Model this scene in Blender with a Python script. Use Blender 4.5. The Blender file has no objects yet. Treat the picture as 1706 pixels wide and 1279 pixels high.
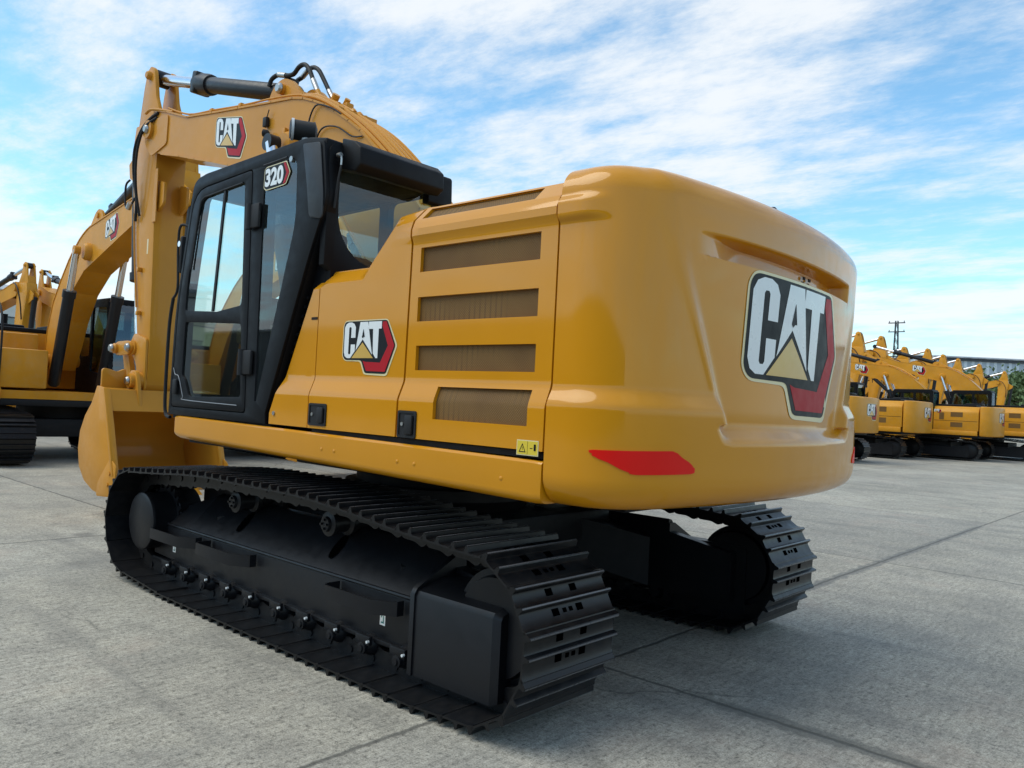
import bpy, bmesh, math, random
from mathutils import Vector, Matrix
from mathutils.geometry import tessellate_polygon
R = math.radians
SC = bpy.context.scene
COL = SC.collection
random.seed(7)

# ------------------------------------------------------------------ materials
def mat(name):
    m = bpy.data.materials.new(name); m.use_nodes = True
    return m, m.node_tree, m.node_tree.nodes['Principled BSDF']

def nd(nt, t, **k):
    n = nt.nodes.new(t)
    for a, v in k.items():
        if a in n.inputs: n.inputs[a].default_value = v
        else: setattr(n, a, v)
    return n

def ramp(nt, fac, stops):
    r = nt.nodes.new('ShaderNodeValToRGB')
    e = r.color_ramp.elements
    while len(e) < len(stops): e.new(0.5)
    for i, (p, c) in enumerate(stops):
        e[i].position = p; e[i].color = (c[0], c[1], c[2], 1) if len(c) > 2 else (c[0],)*3+(1,)
    nt.links.new(fac, r.inputs['Fac'])
    return r.outputs['Color']

def mixc(nt, f, a, b, mode='MIX'):
    m = nt.nodes.new('ShaderNodeMix'); m.data_type = 'RGBA'; m.blend_type = mode
    for sock, v in ((m.inputs[0], f), (m.inputs[6], a), (m.inputs[7], b)):
        if isinstance(v, (int, float)): sock.default_value = v
        elif isinstance(v, tuple): sock.default_value = v if len(v) == 4 else v+(1,)
        else: nt.links.new(v, sock)
    return m.outputs[2]

def maths(nt, op, a, b=None, c=None):
    m = nt.nodes.new('ShaderNodeMath'); m.operation = op
    for i, v in enumerate((a, b, c)):
        if v is None: continue
        if isinstance(v, (int, float)): m.inputs[i].default_value = v
        else: nt.links.new(v, m.inputs[i])
    return m.outputs[0]

def noise(nt, vec, scale, detail=4, rough=.55):
    n = nt.nodes.new('ShaderNodeTexNoise'); n.inputs['Scale'].default_value = scale
    n.inputs['Detail'].default_value = detail; n.inputs['Roughness'].default_value = rough
    if vec is not None: nt.links.new(vec, n.inputs['Vector'])
    return n.outputs['Fac']

def bump(nt, bs, h, strength=.2, dist=.01):
    b = nt.nodes.new('ShaderNodeBump'); b.inputs['Strength'].default_value = strength
    b.inputs['Distance'].default_value = dist
    nt.links.new(h, b.inputs['Height']); nt.links.new(b.outputs[0], bs.inputs['Normal'])

def paint(name, col, rough=.3, coat=.0, spec=.5, var=.12, wav=0.0, metallic=0, dust=None):
    m, nt, b = mat(name)
    tc = nt.nodes.new('ShaderNodeTexCoord').outputs['Object']
    n1 = noise(nt, tc, 1.7, 3); n2 = noise(nt, tc, 14, 5)
    c = mixc(nt, 1.0, tuple(col), ramp(nt, n1, [(.3, (1-var,)), (.7, (1+var*.6,))]), 'MULTIPLY')
    if dust:
        c = mixc(nt, ramp(nt, n2, [(.45, (0,)), (.8, (dust[3],))]), c, dust[:3])
    nt.links.new(c, b.inputs['Base Color'])
    b.inputs['Specular IOR Level'].default_value = spec
    b.inputs['Metallic'].default_value = metallic
    r = ramp(nt, n2, [(.3, (max(rough-.06, .02),)), (.75, (rough+.1,))])
    nt.links.new(r, b.inputs['Roughness'])
    b.inputs['Coat Weight'].default_value = coat; b.inputs['Coat Roughness'].default_value = .07
    if wav:
        mp = nt.nodes.new('ShaderNodeMapping'); nt.links.new(tc, mp.inputs[0]); mp.inputs['Scale'].default_value = (2.2, 2.2, .9)
        bump(nt, b, maths(nt, 'ADD', noise(nt, mp.outputs[0], 1.6, 1.5, .4), maths(nt, 'MULTIPLY', noise(nt, tc, 95, 2), .012)), wav, .02)
    return m

M = {}
M['yellow'] = paint('machine_yellow_paint', (.615, .252, .005), .34, .75, .08, .05, .40)
M['yellow_soft'] = paint('yellow_boom_paint', (.58, .250, .024), .40, .22, .15, .08, .15)
M['yellow_old'] = paint('yellow_plain_paint', (.62, .268, .018), .45, .15, .15, .12, .1, dust=(.45, .33, .16, .2))
M['black'] = paint('black_paint', (.012, .013, .016), .38, .0, .35, .25, .08)
M['cabblack'] = paint('cab_black', (.0065, .0068, .008), .48, .0, .14, .2, .02)
M['visor'] = paint('visor_plastic', (.008, .0085, .010), .5, 0, .16, .2)
M['pillar'] = paint('pillar_strip', (.016, .017, .019), .42, .0, .35, .2, .05)
M['track'] = paint('track_black', (.0075, .008, .0095), .36, .0, .30, .35, .05, dust=(.05, .043, .035, .25))
M['frame'] = paint('frame_black', (.0085, .009, .011), .40, .0, .32, .2, .03)
M['rubber'] = paint('rubber', (.014, .014, .015), .55, 0, .3, .2)
M['chrome'] = paint('chrome_rod', (.75, .76, .78), .12, 0, .5, .04, 0, 1.0)
M['steel'] = paint('bolt_steel', (.45, .44, .42), .35, 0, .5, .1, 0, 1.0)
M['white'] = paint('decal_white', (.75, .77, .76), .3, .3, .5, .02)
M['whiteplastic'] = paint('pale_plastic', (.55, .57, .58), .5, 0, .4, .05)
M['cream'] = paint('decal_cream', (.72, .62, .34), .35, .3, .5, .02)
M['dblack'] = paint('decal_black', (.008, .009, .011), .45, .0, .2, .1)
M['dred'] = paint('decal_red', (.42, .008, .016), .45, .0, .2, .1)
M['dtri'] = paint('decal_gold', (.62, .38, .07), .35, .4, .5, .1)
M['reflector'] = paint('reflector_red', (.78, .008, .004), .35, .0, .2, .10)
M['decalyel'] = paint('warning_yellow', (.70, .52, .04), .4, .2, .4, .03)
M['shed_green'] = paint('sticker_teal', (.05, .22, .20), .5, 0, .3, .1)
M['steeldark2'] = paint('grey_trim', (.22, .23, .24), .4, 0, .4, .1)
M['void'] = paint('slot_void', (.001, .001, .001), .9, 0, 0, .1)
M['grouser_edge'] = paint('rubbed_grouser', (.10, .10, .105), .28, 0, .6, .3)
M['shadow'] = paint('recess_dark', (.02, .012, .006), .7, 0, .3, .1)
M['seat'] = paint('seat_fabric', (.03, .03, .033), .8, 0, .3, .3)
M['warmtrim'] = paint('cab_trim', (.10, .085, .06), .6, 0, .3, .2)
M['belly'] = paint('belly_black', (.009, .009, .010), .6, 0, .3, .2)

def grille_mat():
    m, nt, b = mat('vent_mesh')
    tc = nt.nodes.new('ShaderNodeTexCoord').outputs['Object']
    sx = nt.nodes.new('ShaderNodeSeparateXYZ'); nt.links.new(tc, sx.inputs[0])
    a = maths(nt, 'SINE', maths(nt, 'MULTIPLY', sx.outputs[0], 470.0))
    c = maths(nt, 'SINE', maths(nt, 'MULTIPLY', sx.outputs[2], 470.0))
    holes = maths(nt, 'MULTIPLY', a, c)
    rib = maths(nt, 'SINE', maths(nt, 'MULTIPLY', sx.outputs[0], 180.0))
    lo = noise(nt, tc, 3.0, 2)
    base = ramp(nt, lo, [(.35, (.15, .075, .020)), (.7, (.21, .112, .030))])
    c2 = mixc(nt, maths(nt, 'MULTIPLY', ramp(nt, holes, [(.0, (0,)), (.5, (1,))]), .45), base, (.05, .028, .010))
    msk = maths(nt, 'MULTIPLY', ramp(nt, rib, [(.3, (0,)), (.8, (1,))]), ramp(nt, lo, [(.50, (0,)), (.62, (.40,))]))
    c3 = mixc(nt, msk, c2, (.045, .028, .012))
    nt.links.new(c3, b.inputs['Base Color']); b.inputs['Roughness'].default_value = .6
    b.inputs['Specular IOR Level'].default_value = .25
    bump(nt, b, holes, .3, .002)
    return m
M['grille'] = grille_mat()

def glass_mat(name, tint, mixf=.12, rough=.02, dirt=.0):
    m = bpy.data.materials.new(name); m.use_nodes = True; nt = m.node_tree; nt.nodes.clear()
    out = nt.nodes.new('ShaderNodeOutputMaterial')
    tr = nt.nodes.new('ShaderNodeBsdfTransparent'); tr.inputs[0].default_value = (*tint, 1)
    gl = nt.nodes.new('ShaderNodeBsdfGlossy'); gl.inputs['Roughness'].default_value = rough
    gl.inputs['Color'].default_value = (.9, .95, 1, 1)
    lw = nt.nodes.new('ShaderNodeLayerWeight'); lw.inputs['Blend'].default_value = .5
    bf = nt.nodes.new('ShaderNodeNewGeometry').outputs['Backfacing']
    tc = nt.nodes.new('ShaderNodeTexCoord').outputs['Object']
    n = noise(nt, tc, 2.3, 4)
    f = maths(nt, 'MULTIPLY', maths(nt, 'ADD', maths(nt, 'MULTIPLY', maths(nt, 'POWER', lw.outputs['Facing'], 4.0), .9), .05+mixf), maths(nt, 'SUBTRACT', 1.0, bf))
    mx = nt.nodes.new('ShaderNodeMixShader'); nt.links.new(f, mx.inputs[0])
    nt.links.new(tr.outputs[0], mx.inputs[1]); nt.links.new(gl.outputs[0], mx.inputs[2])
    last = mx.outputs[0]
    if dirt:
        df = nt.nodes.new('ShaderNodeBsdfDiffuse'); df.inputs[0].default_value = (.35, .37, .36, 1)
        m2 = nt.nodes.new('ShaderNodeMixShader')
        nt.links.new(ramp(nt, n, [(.4, (dirt*.4,)), (.75, (dirt,))]), m2.inputs[0])
        nt.links.new(last, m2.inputs[1]); nt.links.new(df.outputs[0], m2.inputs[2]); last = m2.outputs[0]
    nt.links.new(last, out.inputs[0])
    return m
M['glass'] = glass_mat('cab_glass', (.88, .965, .955), .02, .02, .02)
M['glass_dark'] = glass_mat('cab_glass_lower', (.62, .62, .48), .0, .03, .02)
M['glass_far'] = glass_mat('cab_glass_far', (.55, .68, .70), .06)

# ------------------------------------------------------------------ mesh helpers
class MB:
    """collects geometry; build() links it as ONE mesh object"""
    def __init__(s): s.v = []; s.f = []; s.mi = []; s.mats = []; s.cur = 0
    def use(s, key):
        if key not in s.mats: s.mats.append(key)
        s.cur = s.mats.index(key); return s
    def add(s, vs, fs):
        o = len(s.v); s.v += [tuple(v) for v in vs]
        for f in fs: s.f.append(tuple(i+o for i in f)); s.mi.append(s.cur)
        return s
    def box(s, x0, x1, y0, y1, z0, z1, bev=0, mtx=None):
        bm = bmesh.new(); bmesh.ops.create_cube(bm, size=1)
        for v in bm.verts:
            v.co = Vector(((x0+x1)/2+v.co.x*(x1-x0), (y0+y1)/2+v.co.y*(y1-y0), (z0+z1)/2+v.co.z*(z1-z0)))
        if bev: bmesh.ops.bevel(bm, geom=bm.edges[:], offset=bev, segments=2, profile=.5, affect='EDGES')
        return s.frombm(bm, mtx)
    def frombm(s, bm, mtx=None):
        if mtx: bm.transform(mtx)
        bm.verts.index_update()
        s.add([v.co for v in bm.verts], [[v.index for v in f.verts] for f in bm.faces]); bm.free(); return s
    def plate(s, loops, fn, t0, t1, bev=0):
        """2D polygon (first loop) with holes, extruded between t0 and t1; fn(u, v, t) -> 3D"""
        loops = [[Vector((p[0], p[1], 0)) for p in L] for L in loops]
        flat = [p for L in loops for p in L]
        tris = tessellate_polygon(loops)
        bm = bmesh.new()
        a = [bm.verts.new(fn(p.x, p.y, t0)) for p in flat]; b = [bm.verts.new(fn(p.x, p.y, t1)) for p in flat]
        for t in tris:
            try: bm.faces.new([a[i] for i in t]); bm.faces.new([b[i] for i in reversed(t)])
            except ValueError: pass
        o = 0
        for L in loops:
            n = len(L)
            for i in range(n):
                j = (i+1) % n
                try: bm.faces.new([a[o+i], a[o+j], b[o+j], b[o+i]])
                except ValueError: pass
            o += n
        bmesh.ops.recalc_face_normals(bm, faces=bm.faces[:])
        bmesh.ops.dissolve_limit(bm, angle_limit=.002, verts=bm.verts[:], edges=bm.edges[:])
        if bev:
            es = [e for e in bm.edges if len(e.link_faces) == 2 and e.calc_face_angle(0) > .5]
            bmesh.ops.bevel(bm, geom=es, offset=bev, segments=2, profile=.5, affect='EDGES', clamp_overlap=True)
        return s.frombm(bm)
    def prismy(s, poly, y0, y1, bev=0, holes=()):
        return s.plate([poly]+list(holes), lambda u, v, t: (u, t, v), y0, y1, bev)
    def prismx(s, poly, x0, x1, bev=0, holes=()):
        return s.plate([poly]+list(holes), lambda u, v, t: (t, u, v), x0, x1, bev)
    def prismz(s, poly, z0, z1, bev=0):
        return s.plate([poly], lambda u, v, t: (u, v, t), z0, z1, bev)
    def cyl(s, p, q, r, r2=None, n=20, caps=True):
        p = Vector(p); q = Vector(q); r2 = r if r2 is None else r2
        d = (q-p).normalized(); a = d.orthogonal().normalized(); b = d.cross(a)
        vs = []
        for c, rr in ((p, r), (q, r2)):
            for i in range(n):
                t = 2*math.pi*i/n; vs.append(c+(a*math.cos(t)+b*math.sin(t))*rr)
        fs = [(i, (i+1) % n, n+(i+1) % n, n+i) for i in range(n)]
        if caps: fs += [tuple(range(n))[::-1], tuple(range(n, 2*n))]
        return s.add(vs, fs)
    def lathe(s, p, q, prof, n=24):
        """profile [(t along p->q, radius)]"""
        p = Vector(p); q = Vector(q); L = (q-p).length; d = (q-p).normalized(); a = d.orthogonal().normalized(); b = d.cross(a)
        vs = []
        for t, r in prof:
            for i in range(n):
                th = 2*math.pi*i/n; vs.append(p+d*(t*L)+(a*math.cos(th)+b*math.sin(th))*r)
        fs = []
        for k in range(len(prof)-1):
            for i in range(n):
                j = (i+1) % n; fs.append((k*n+i, k*n+j, (k+1)*n+j, (k+1)*n+i))
        fs += [tuple(range(n))[::-1], tuple((len(prof)-1)*n+i for i in range(n))]
        return s.add(vs, fs)
    def tube(s, pts, r, n=8, smooth=True):
        P = [Vector(p) for p in pts]
        if smooth and len(P) > 2:
            Q = []
            for i in range(len(P)-1):
                p0 = P[max(i-1, 0)]; p1 = P[i]; p2 = P[i+1]; p3 = P[min(i+2, len(P)-1)]
                for k in range(5):
                    t = k/5
                    Q.append(.5*((2*p1)+(-p0+p2)*t+(2*p0-5*p1+4*p2-p3)*t*t+(-p0+3*p1-3*p2+p3)*t**3))
            Q.append(P[-1]); P = Q
        vs = []; up = None
        for i, p in enumerate(P):
            d = (P[min(i+1, len(P)-1)]-P[max(i-1, 0)]).normalized()
            a = d.orthogonal().normalized() if up is None else (up-d*up.dot(d)).normalized()
            up = a; b = d.cross(a)
            for k in range(n):
                t = 2*math.pi*k/n; vs.append(p+(a*math.cos(t)+b*math.sin(t))*r)
        fs = []
        for i in range(len(P)-1):
            for k in range(n):
                j = (k+1) % n; fs.append((i*n+k, i*n+j, (i+1)*n+j, (i+1)*n+k))
        fs += [tuple(range(n))[::-1], tuple((len(P)-1)*n+k for k in range(n))]
        return s.add(vs, fs)
    def build(s, name, parent=None, key=None, ang=38, loc=None):
        me = bpy.data.meshes.new(name); me.from_pydata(s.v, [], s.f)
        keys = s.mats if s.mats else [key]
        if key and not s.mats: keys = [key]
        for k in keys: me.materials.append(M[k] if isinstance(k, str) else k)
        for p, mi in zip(me.polygons, s.mi): p.material_index = mi; p.use_smooth = True
        bm = bmesh.new(); bm.from_mesh(me); bmesh.ops.recalc_face_normals(bm, faces=bm.faces[:]); bm.to_mesh(me); bm.free()
        me.set_sharp_from_angle(angle=R(ang)); me.update()
        o = bpy.data.objects.new(name, me); COL.objects.link(o)
        if parent: o.parent = parent
        if loc: o.location = loc
        return o

def tag(o, label=None, cat=None, group=None, kind=None):
    for k, v in (('label', label), ('category', cat), ('group', group), ('kind', kind)):
        if v: o[k] = v
    return o
def empty(name, loc=(0, 0, 0), rz=0):
    o = bpy.data.objects.new(name, None); COL.objects.link(o); o.location = loc; o.rotation_euler = (0, 0, rz)
    o.empty_display_size = .3
    return o
def copy_tree(o, kids, parent=None):
    c = o.copy(); COL.objects.link(c); c.parent = parent
    for ch in kids.get(o.name, []): copy_tree(ch, kids, c)
    return c
def kids_map():
    k = {}
    for o in bpy.data.objects:
        if o.parent: k.setdefault(o.parent.name, []).append(o)
    return k

def sstep(a, b, x):
    if a == b: return float(x > a)
    t = min(max((x-a)/(b-a), 0), 1); return t*t*(3-2*t)
def rnd(poly, r, seg=4, which=None):
    """round the corners of a 2D polygon"""
    out = []; n = len(poly)
    for i, p in enumerate(poly):
        rr = r[i] if isinstance(r, (list, tuple)) else r
        if rr <= 0: out.append(tuple(p)); continue
        p = Vector(p); a = Vector(poly[i-1]); b = Vector(poly[(i+1) % n])
        da = (a-p); db = (b-p); la = min(rr, da.length*.48); lb = min(rr, db.length*.48)
        s = p+da.normalized()*la; e = p+db.normalized()*lb
        for k in range(seg+1):
            t = k/seg; q = s*(1-t)**2+p*2*t*(1-t)+e*t*t; out.append((q.x, q.y))
    return out

# ------------------------------------------------------------------ maker badge (flat decal, cut in strips so it can follow a curved face)
LOGO = [
 ('cream', 0, rnd([(-.015, .93), (.03, 1.02), (.84, 1.02), (1.03, .52), (.86, -.05), (.43, -.03), (.35, .22), (.04, .23), (-.015, .32)], .05)),
 ('dblack', 1, rnd([(0, .93), (.035, 1.0), (.83, 1.0), (1.0, .52), (.845, -.01), (.45, 0), (.37, .245), (.045, .25), (0, .33)], .045)),
 ('dred', 2, [(.755, .97), (.82, .975), (.98, .52), (.83, .03), (.48, .04), (.405, .235), (.455, .215), (.735, .20), (.865, .52), (.745, .90)]),
 ('white', 2, [(.022, .40), (.022, .88), (.05, .95), (.10, .98), (.16, .98), (.21, .95), (.24, .88), (.24, .68), (.155, .68), (.155, .87), (.145, .89), (.12, .89), (.11, .87), (.11, .38), (.12, .36), (.145, .36), (.155, .38), (.155, .55), (.24, .55), (.24, .42), (.155, .285), (.09, .285), (.045, .32)]),
 ('white', 2, [(.325, .98), (.475, .98), (.578, .35), (.385, .645), (.255, .43)]),
 ('dblack', 3, [(.395, .85), (.37, .69), (.385, .665), (.405, .69), (.425, .69)]),
 ('white', 2, [(.49, .98), (.735, .98), (.735, .84), (.682, .84), (.682, .285), (.645, .285), (.592, .375), (.575, .84), (.49, .84)]),
 ('dtri', 2, [(.385, .585), (.60, .285), (.178, .285)]),
]
def logo(mb, fn, step=.0012, strips=0):
    """fn(u, v, h): u 0..1, v 0..1, h metres above the face"""
    for key, lay, poly in LOGO:
        bm = bmesh.new()
        tris = tessellate_polygon([[Vector((p[0], p[1], 0)) for p in poly]])
        vs = [bm.verts.new((p[0], p[1], 0)) for p in poly]
        for t in tris:
            try: bm.faces.new([vs[i] for i in t])
            except ValueError: pass
        bmesh.ops.recalc_face_normals(bm, faces=bm.faces[:])
        for k in range(1, strips):
            bmesh.ops.bisect_plane(bm, geom=bm.verts[:]+bm.edges[:]+bm.faces[:], plane_co=(k/strips, 0, 0), plane_no=(1, 0, 0))
        for v in bm.verts: v.co = Vector(fn(v.co.x, v.co.y, .002+lay*step))
        mb.use(key); mb.frombm(bm)

def badge(name, parent, fn, strips=0, label=None):
    mb = MB(); logo(mb, fn, strips=strips)
    o = mb.build(name, parent); return tag(o, label)

def text_mesh(txt, fn, mb, key, bold=.03, sx=1.0):
    cu = bpy.data.curves.new('tmp', 'FONT'); cu.body = txt; cu.size = 1; cu.offset = bold; cu.resolution_u = 4
    o = bpy.data.objects.new('tmp', cu); COL.objects.link(o)
    dg = bpy.context.evaluated_depsgraph_get(); me = o.evaluated_get(dg).to_mesh()
    vs = [v.co.copy() for v in me.vertices]; fs = [tuple(p.vertices) for p in me.polygons]
    x0 = min(v.x for v in vs); x1 = max(v.x for v in vs); y0 = min(v.y for v in vs); y1 = max(v.y for v in vs)
    mb.use(key).add([fn((v.x-x0)/(x1-x0), (v.y-y0)/(y1-y0)) for v in vs], fs)
    o.evaluated_get(dg).to_mesh_clear(); bpy.data.objects.remove(o); bpy.data.curves.remove(cu)

# ------------------------------------------------------------------ body profile of the left flank
PROF = [(1.00, 1.405), (1.455, 1.405), (1.475, 1.400), (1.545, 1.372), (1.565, 1.368), (2.255, 1.368), (2.27, 1.370), (2.30, 1.388), (2.335, 1.388), (2.36, 1.376), (2.385, 1.362), (2.47, 1.275)]
def prof(z):
    if z <= PROF[0][0]: return PROF[0][1]
    for (a, ya), (b, yb) in zip(PROF, PROF[1:]):
        if z <= b: return ya+(yb-ya)*(z-a)/(b-a)
    return PROF[-1][1]
SHL = [(-.30, 2.16), (-.38, 2.19), (-.70, 2.19), (-.96, 2.45), (-1.14, 2.47)]
def dist_shl(x, z):
    best = 9
    for a, b in zip(SHL, SHL[1:]):
        a = Vector(a); b = Vector(b); p = Vector((x, z)); t = max(0, min(1, (p-a).dot(b-a)/(b-a).length_squared))
        best = min(best, (p-(a+(b-a)*t)).length)
    return best
def flank(x, z):
    y = prof(z)
    if x > -1.22 and z > 1.6:
        w = 1-sstep(-1.22, -1.02, x) if x < -1.02 else 0
        d = dist_shl(x, z)
        y2 = 1.368-.075*(1-min(d/.085, 1))
        if d < .012: y2 -= .02*(1-d/.012)
        y = y2*(1-w)+y*w
    return y

def skin_panel(mb, poly, vents=(), thick=.03, dz=.045, dx=.09, key='yellow', off=0.0):
    """panel that follows the flank, with real openings for the vents"""
    bm = bmesh.new()
    tris = tessellate_polygon([[Vector((p[0], p[1], 0)) for p in poly]])
    vs = [bm.verts.new((p[0], p[1], 0)) for p in poly]
    for t in tris: bm.faces.new([vs[i] for i in t])
    bmesh.ops.recalc_face_normals(bm, faces=bm.faces[:])
    bmesh.ops.dissolve_limit(bm, angle_limit=.01, verts=bm.verts[:], edges=bm.edges[:])
    xs = [p[0] for p in poly]; zs = [p[1] for p in poly]
    cz = [p[0] for p in PROF]+[min(zs)+dz*k for k in range(1, int((max(zs)-min(zs))/dz)+1)]
    cx = [min(xs)+dx*k for k in range(1, int((max(xs)-min(xs))/dx)+1)]
    for v in vents: cx += [v[0], v[1]]; cz += [v[2], v[3]]
    def cut(co, no): bmesh.ops.bisect_plane(bm, geom=bm.verts[:]+bm.edges[:]+bm.faces[:], plane_co=co, plane_no=no, dist=1e-5)
    for z in cz: cut((0, z, 0), (0, 1, 0))
    for x in cx: cut((x, 0, 0), (1, 0, 0))
    if min(zs) < 2.3 and max(xs) > -1.1:      # follow the bevel along the shoulder
        for a, b in zip(SHL, SHL[1:]):
            d = (Vector(b)-Vector(a)).normalized(); n = Vector((d.y, -d.x))
            if n.y > 0: n = -n
            for o in (.012, .04, .085, .11):
                p = Vector(a)+n*o; cut((p.x, p.y, 0), (n.x, n.y, 0))
    dead = [f for f in bm.faces if any(v[0] < f.calc_center_median().x < v[1] and v[2] < f.calc_center_median().y < v[3] for v in vents)]
    bmesh.ops.delete(bm, geom=dead, context='FACES')
    for v in bm.verts: v.co = Vector((v.co.x, flank(v.co.x, v.co.y)+off, v.co.y))
    ret = bmesh.ops.extrude_face_region(bm, geom=bm.faces[:])
    for g in ret['geom']:
        if isinstance(g, bmesh.types.BMVert): g.co.y -= thick
    bmesh.ops.recalc_face_normals(bm, faces=bm.faces[:])
    # soften the outer rim a little
    mb.use(key); mb.frombm(bm); return mb

# ------------------------------------------------------------------ arm geometry shared by every machine (x forward, z up)
BOOM_TOP = [(4.74, 4.53), (4.58, 4.50), (4.43, 4.465), (3.93, 4.305), (3.38, 4.235), (2.86, 4.172), (2.26, 4.10), (1.91, 4.06), (1.74, 4.02), (1.58, 3.965), (1.41, 3.895), (1.26, 3.81), (1.06, 3.69), (.89, 3.575), (.50, 3.24), (.12, 2.85), (-.12, 2.35), (-.2, 1.80)]
BOOM_BOT = [(-.10, 1.62), (.14, 1.62), (.42, 2.0), (.72, 2.5), (1.15, 2.98), (1.75, 3.32), (2.40, 3.49), (2.99, 3.64), (3.33, 3.73), (3.70, 3.82), (4.05, 3.91), (4.50, 4.01)]
ST_FRONT = [(5.12, 5.14), (5.19, 5.08), (5.27, 4.96), (5.39, 4.5), (5.44, 4.24), (5.34, 3.58), (5.11, 2.43), (4.96, 1.75), (4.90, 1.44)]
ST_BACK = [(4.72, 1.40), (4.67, 1.55), (4.69, 2.1), (4.74, 3.08), (4.79, 3.78), (4.78, 4.08), (4.84, 4.40)]
BKT = [(4.90, 1.42), (5.02, 1.24), (5.18, 1.10), (5.30, .92), (5.33, .72), (5.27, .52), (5.10, .38), (4.86, .30), (4.60, .27), (4.42, .30)]

def arm_parts(root, det=True, yel='yellow_soft', rot=None, badge_name='maker_badge'):
    """boom, stick, bucket, cylinders; rot swings the stick group about its pin"""
    bw = .24; br = .195                                    # left and right half widths of the boom
    mb = MB().use(yel)
    top = BOOM_TOP[3:]; bot = BOOM_BOT[:-1]
    mb.prismy(top+bot, -br+.02, bw-.02, 0)
    for s in (-1, 1):                                     # side webs run out as the fork round the stick
        mb.prismy(rnd([(4.93, 4.30), (4.86, 4.50)]+BOOM_TOP+BOOM_BOT+[(4.78, 4.08)], [.08, .08]+[0]*(len(BOOM_TOP)+len(BOOM_BOT))+[.06]), s*((bw if s > 0 else br)-.025), s*(bw if s > 0 else br), 0)
    def strip(pts, t, w):
        for a, b in zip(pts, pts[1:]):
            a = Vector((a[0], 0, a[1])); b = Vector((b[0], 0, b[1])); d = (b-a).normalized(); n = Vector((-d.z, 0, d.x))
            e = .004
            mb.add([a-d*e+Vector((0, y, 0))+n*k for k in (-t, t) for y in (-w+.045, w)]+[b+d*e+Vector((0, y, 0))+n*k for k in (-t, t) for y in (-w+.045, w)],
                   [(0, 1, 3, 2), (4, 6, 7, 5), (0, 4, 5, 1), (2, 3, 7, 6), (0, 2, 6, 4), (1, 5, 7, 3)])
    strip(BOOM_TOP, .009, bw+.012); strip(BOOM_BOT, .009, bw+.012)
    mb.lathe((0.02, -.34, 1.78), (0.02, .34, 1.78), [(0, .10), (.1, .12), (.9, .12), (1, .10)])
    mb.lathe((4.80, -.29, 4.33), (4.80, .29, 4.33), [(0, .05), (0, .10), (.12, .10), (.12, .12), (.88, .12), (.88, .10), (1, .10), (1, .05)])
    # stick-cylinder bracket
    for s in (-1, 1):
        mb.prismy(rnd([(2.48, 4.11), (2.38, 4.27), (2.22, 4.34), (2.06, 4.28), (1.82, 4.06)], [0, .06, .08, .06, 0]), s*.13, s*.17)
    mb.lathe((2.20, -.2, 4.225), (2.20, .2, 4.225), [(0, .05), (1, .05)], 14)
    # boss for boom cylinders
    mb.lathe((1.95, -.30, 3.62), (1.95, .30, 3.62), [(0, .12), (.08, .15), (.92, .15), (1, .12)])
    boom = mb.build('boom', root)
    if det:                                                # repair patch plate at the fork
        m2 = MB().use(yel); m2.prismy(rnd([(4.95, 4.44), (4.36, 4.42), (4.37, 4.10), (4.74, 4.02), (4.92, 4.2)], .05), bw+.001, bw+.014)
        m2.build('fork_plate', boom)
    for s in (-1, 1):
        if s > 0: f = lambda u, v, h: (3.28-.60*u, bw+h, 3.775-.11*u+.385*v)
        else: f = lambda u, v, h: (2.68+.60*u, -br-h, 3.665+.11*u+.385*v)
        badge(badge_name, boom, f)
    # boom cylinders
    for s in (-1, 1):
        y = s*.40
        m3 = MB().use('black'); m3.lathe((1.15, y, 1.32), (1.72, y, 2.95), [(0, .07), (.02, .095), (.93, .095), (.93, .11), (1, .11)])
        c = m3.build('boom_cylinder', root)
        m4 = MB().use('chrome'); m4.cyl((1.72, y, 2.95), (1.95, y, 3.62), .055); m4.use(yel if not det else 'black'); m4.lathe((1.95, y-.05, 3.62), (1.95, y+.05, 3.62), [(0, .075), (1, .075)])
        m4.build('cylinder_rod', c)
    # stick cylinder
    a = Vector((2.20, 0, 4.23)); b = Vector((5.15, 0, 5.07)); d = b-a
    m3 = MB().use('black'); m3.lathe(a, a+d*.69, [(0, .06), (.02, .086), (.84, .086), (.84, .105), (.87, .115), (.95, .115), (.96, .09), (1, .09)])
    m3.box(-.05, .05, -.10, .10, -.118, .118, .02, Matrix.Translation(a+d*.665) @ Matrix.Rotation(-math.atan2(d.z, d.x), 4, 'Y'))
    m3.box(-.06, .06, -.05, .05, .06, .14, .01, Matrix.Translation(a+d*.06) @ Matrix.Rotation(-math.atan2(d.z, d.x), 4, 'Y'))
    c = m3.build('stick_cylinder', root)
    m4 = MB().use('chrome'); m4.cyl(a+d*.68, a+d*.98, .062); m4.use('black'); m4.lathe((5.15, -.07, 5.07), (5.15, .07, 5.07), [(0, .095), (1, .095)])
    m4.build('cylinder_rod', c)
    # ---- the stick
    sw = .17
    mb = MB().use(yel)
    low_f = [p for p in ST_FRONT if p[1] < 4.6]; up = [(5.385, 4.52), (4.87, 4.56)]
    mb.prismy([p for p in low_f if p[1] < 4.5]+ST_BACK+[(4.87, 4.50), (5.385, 4.50)], -sw, sw, .008)
    for s in (-1, 1):
        mb.prismy(rnd([(4.90, 4.30), (5.40, 4.36), (5.39, 4.5), (5.30, 4.94), (5.24, 5.13), (5.15, 5.19), (5.05, 5.13), (5.01, 4.98), (4.96, 4.78), (4.80, 4.50)], [0, 0, .05, .05, .05, .05, .05, .03, .03, 0]), s*.095, s*.14, .006)
    mb.box(5.26, 5.37, -.10, .10, 4.40, 4.72, 0)
    mb.lathe((5.15, -.19, 5.07), (5.15, .19, 5.07), [(0, .035), (.05, .05), (.95, .05), (1, .035)], 14)
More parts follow.
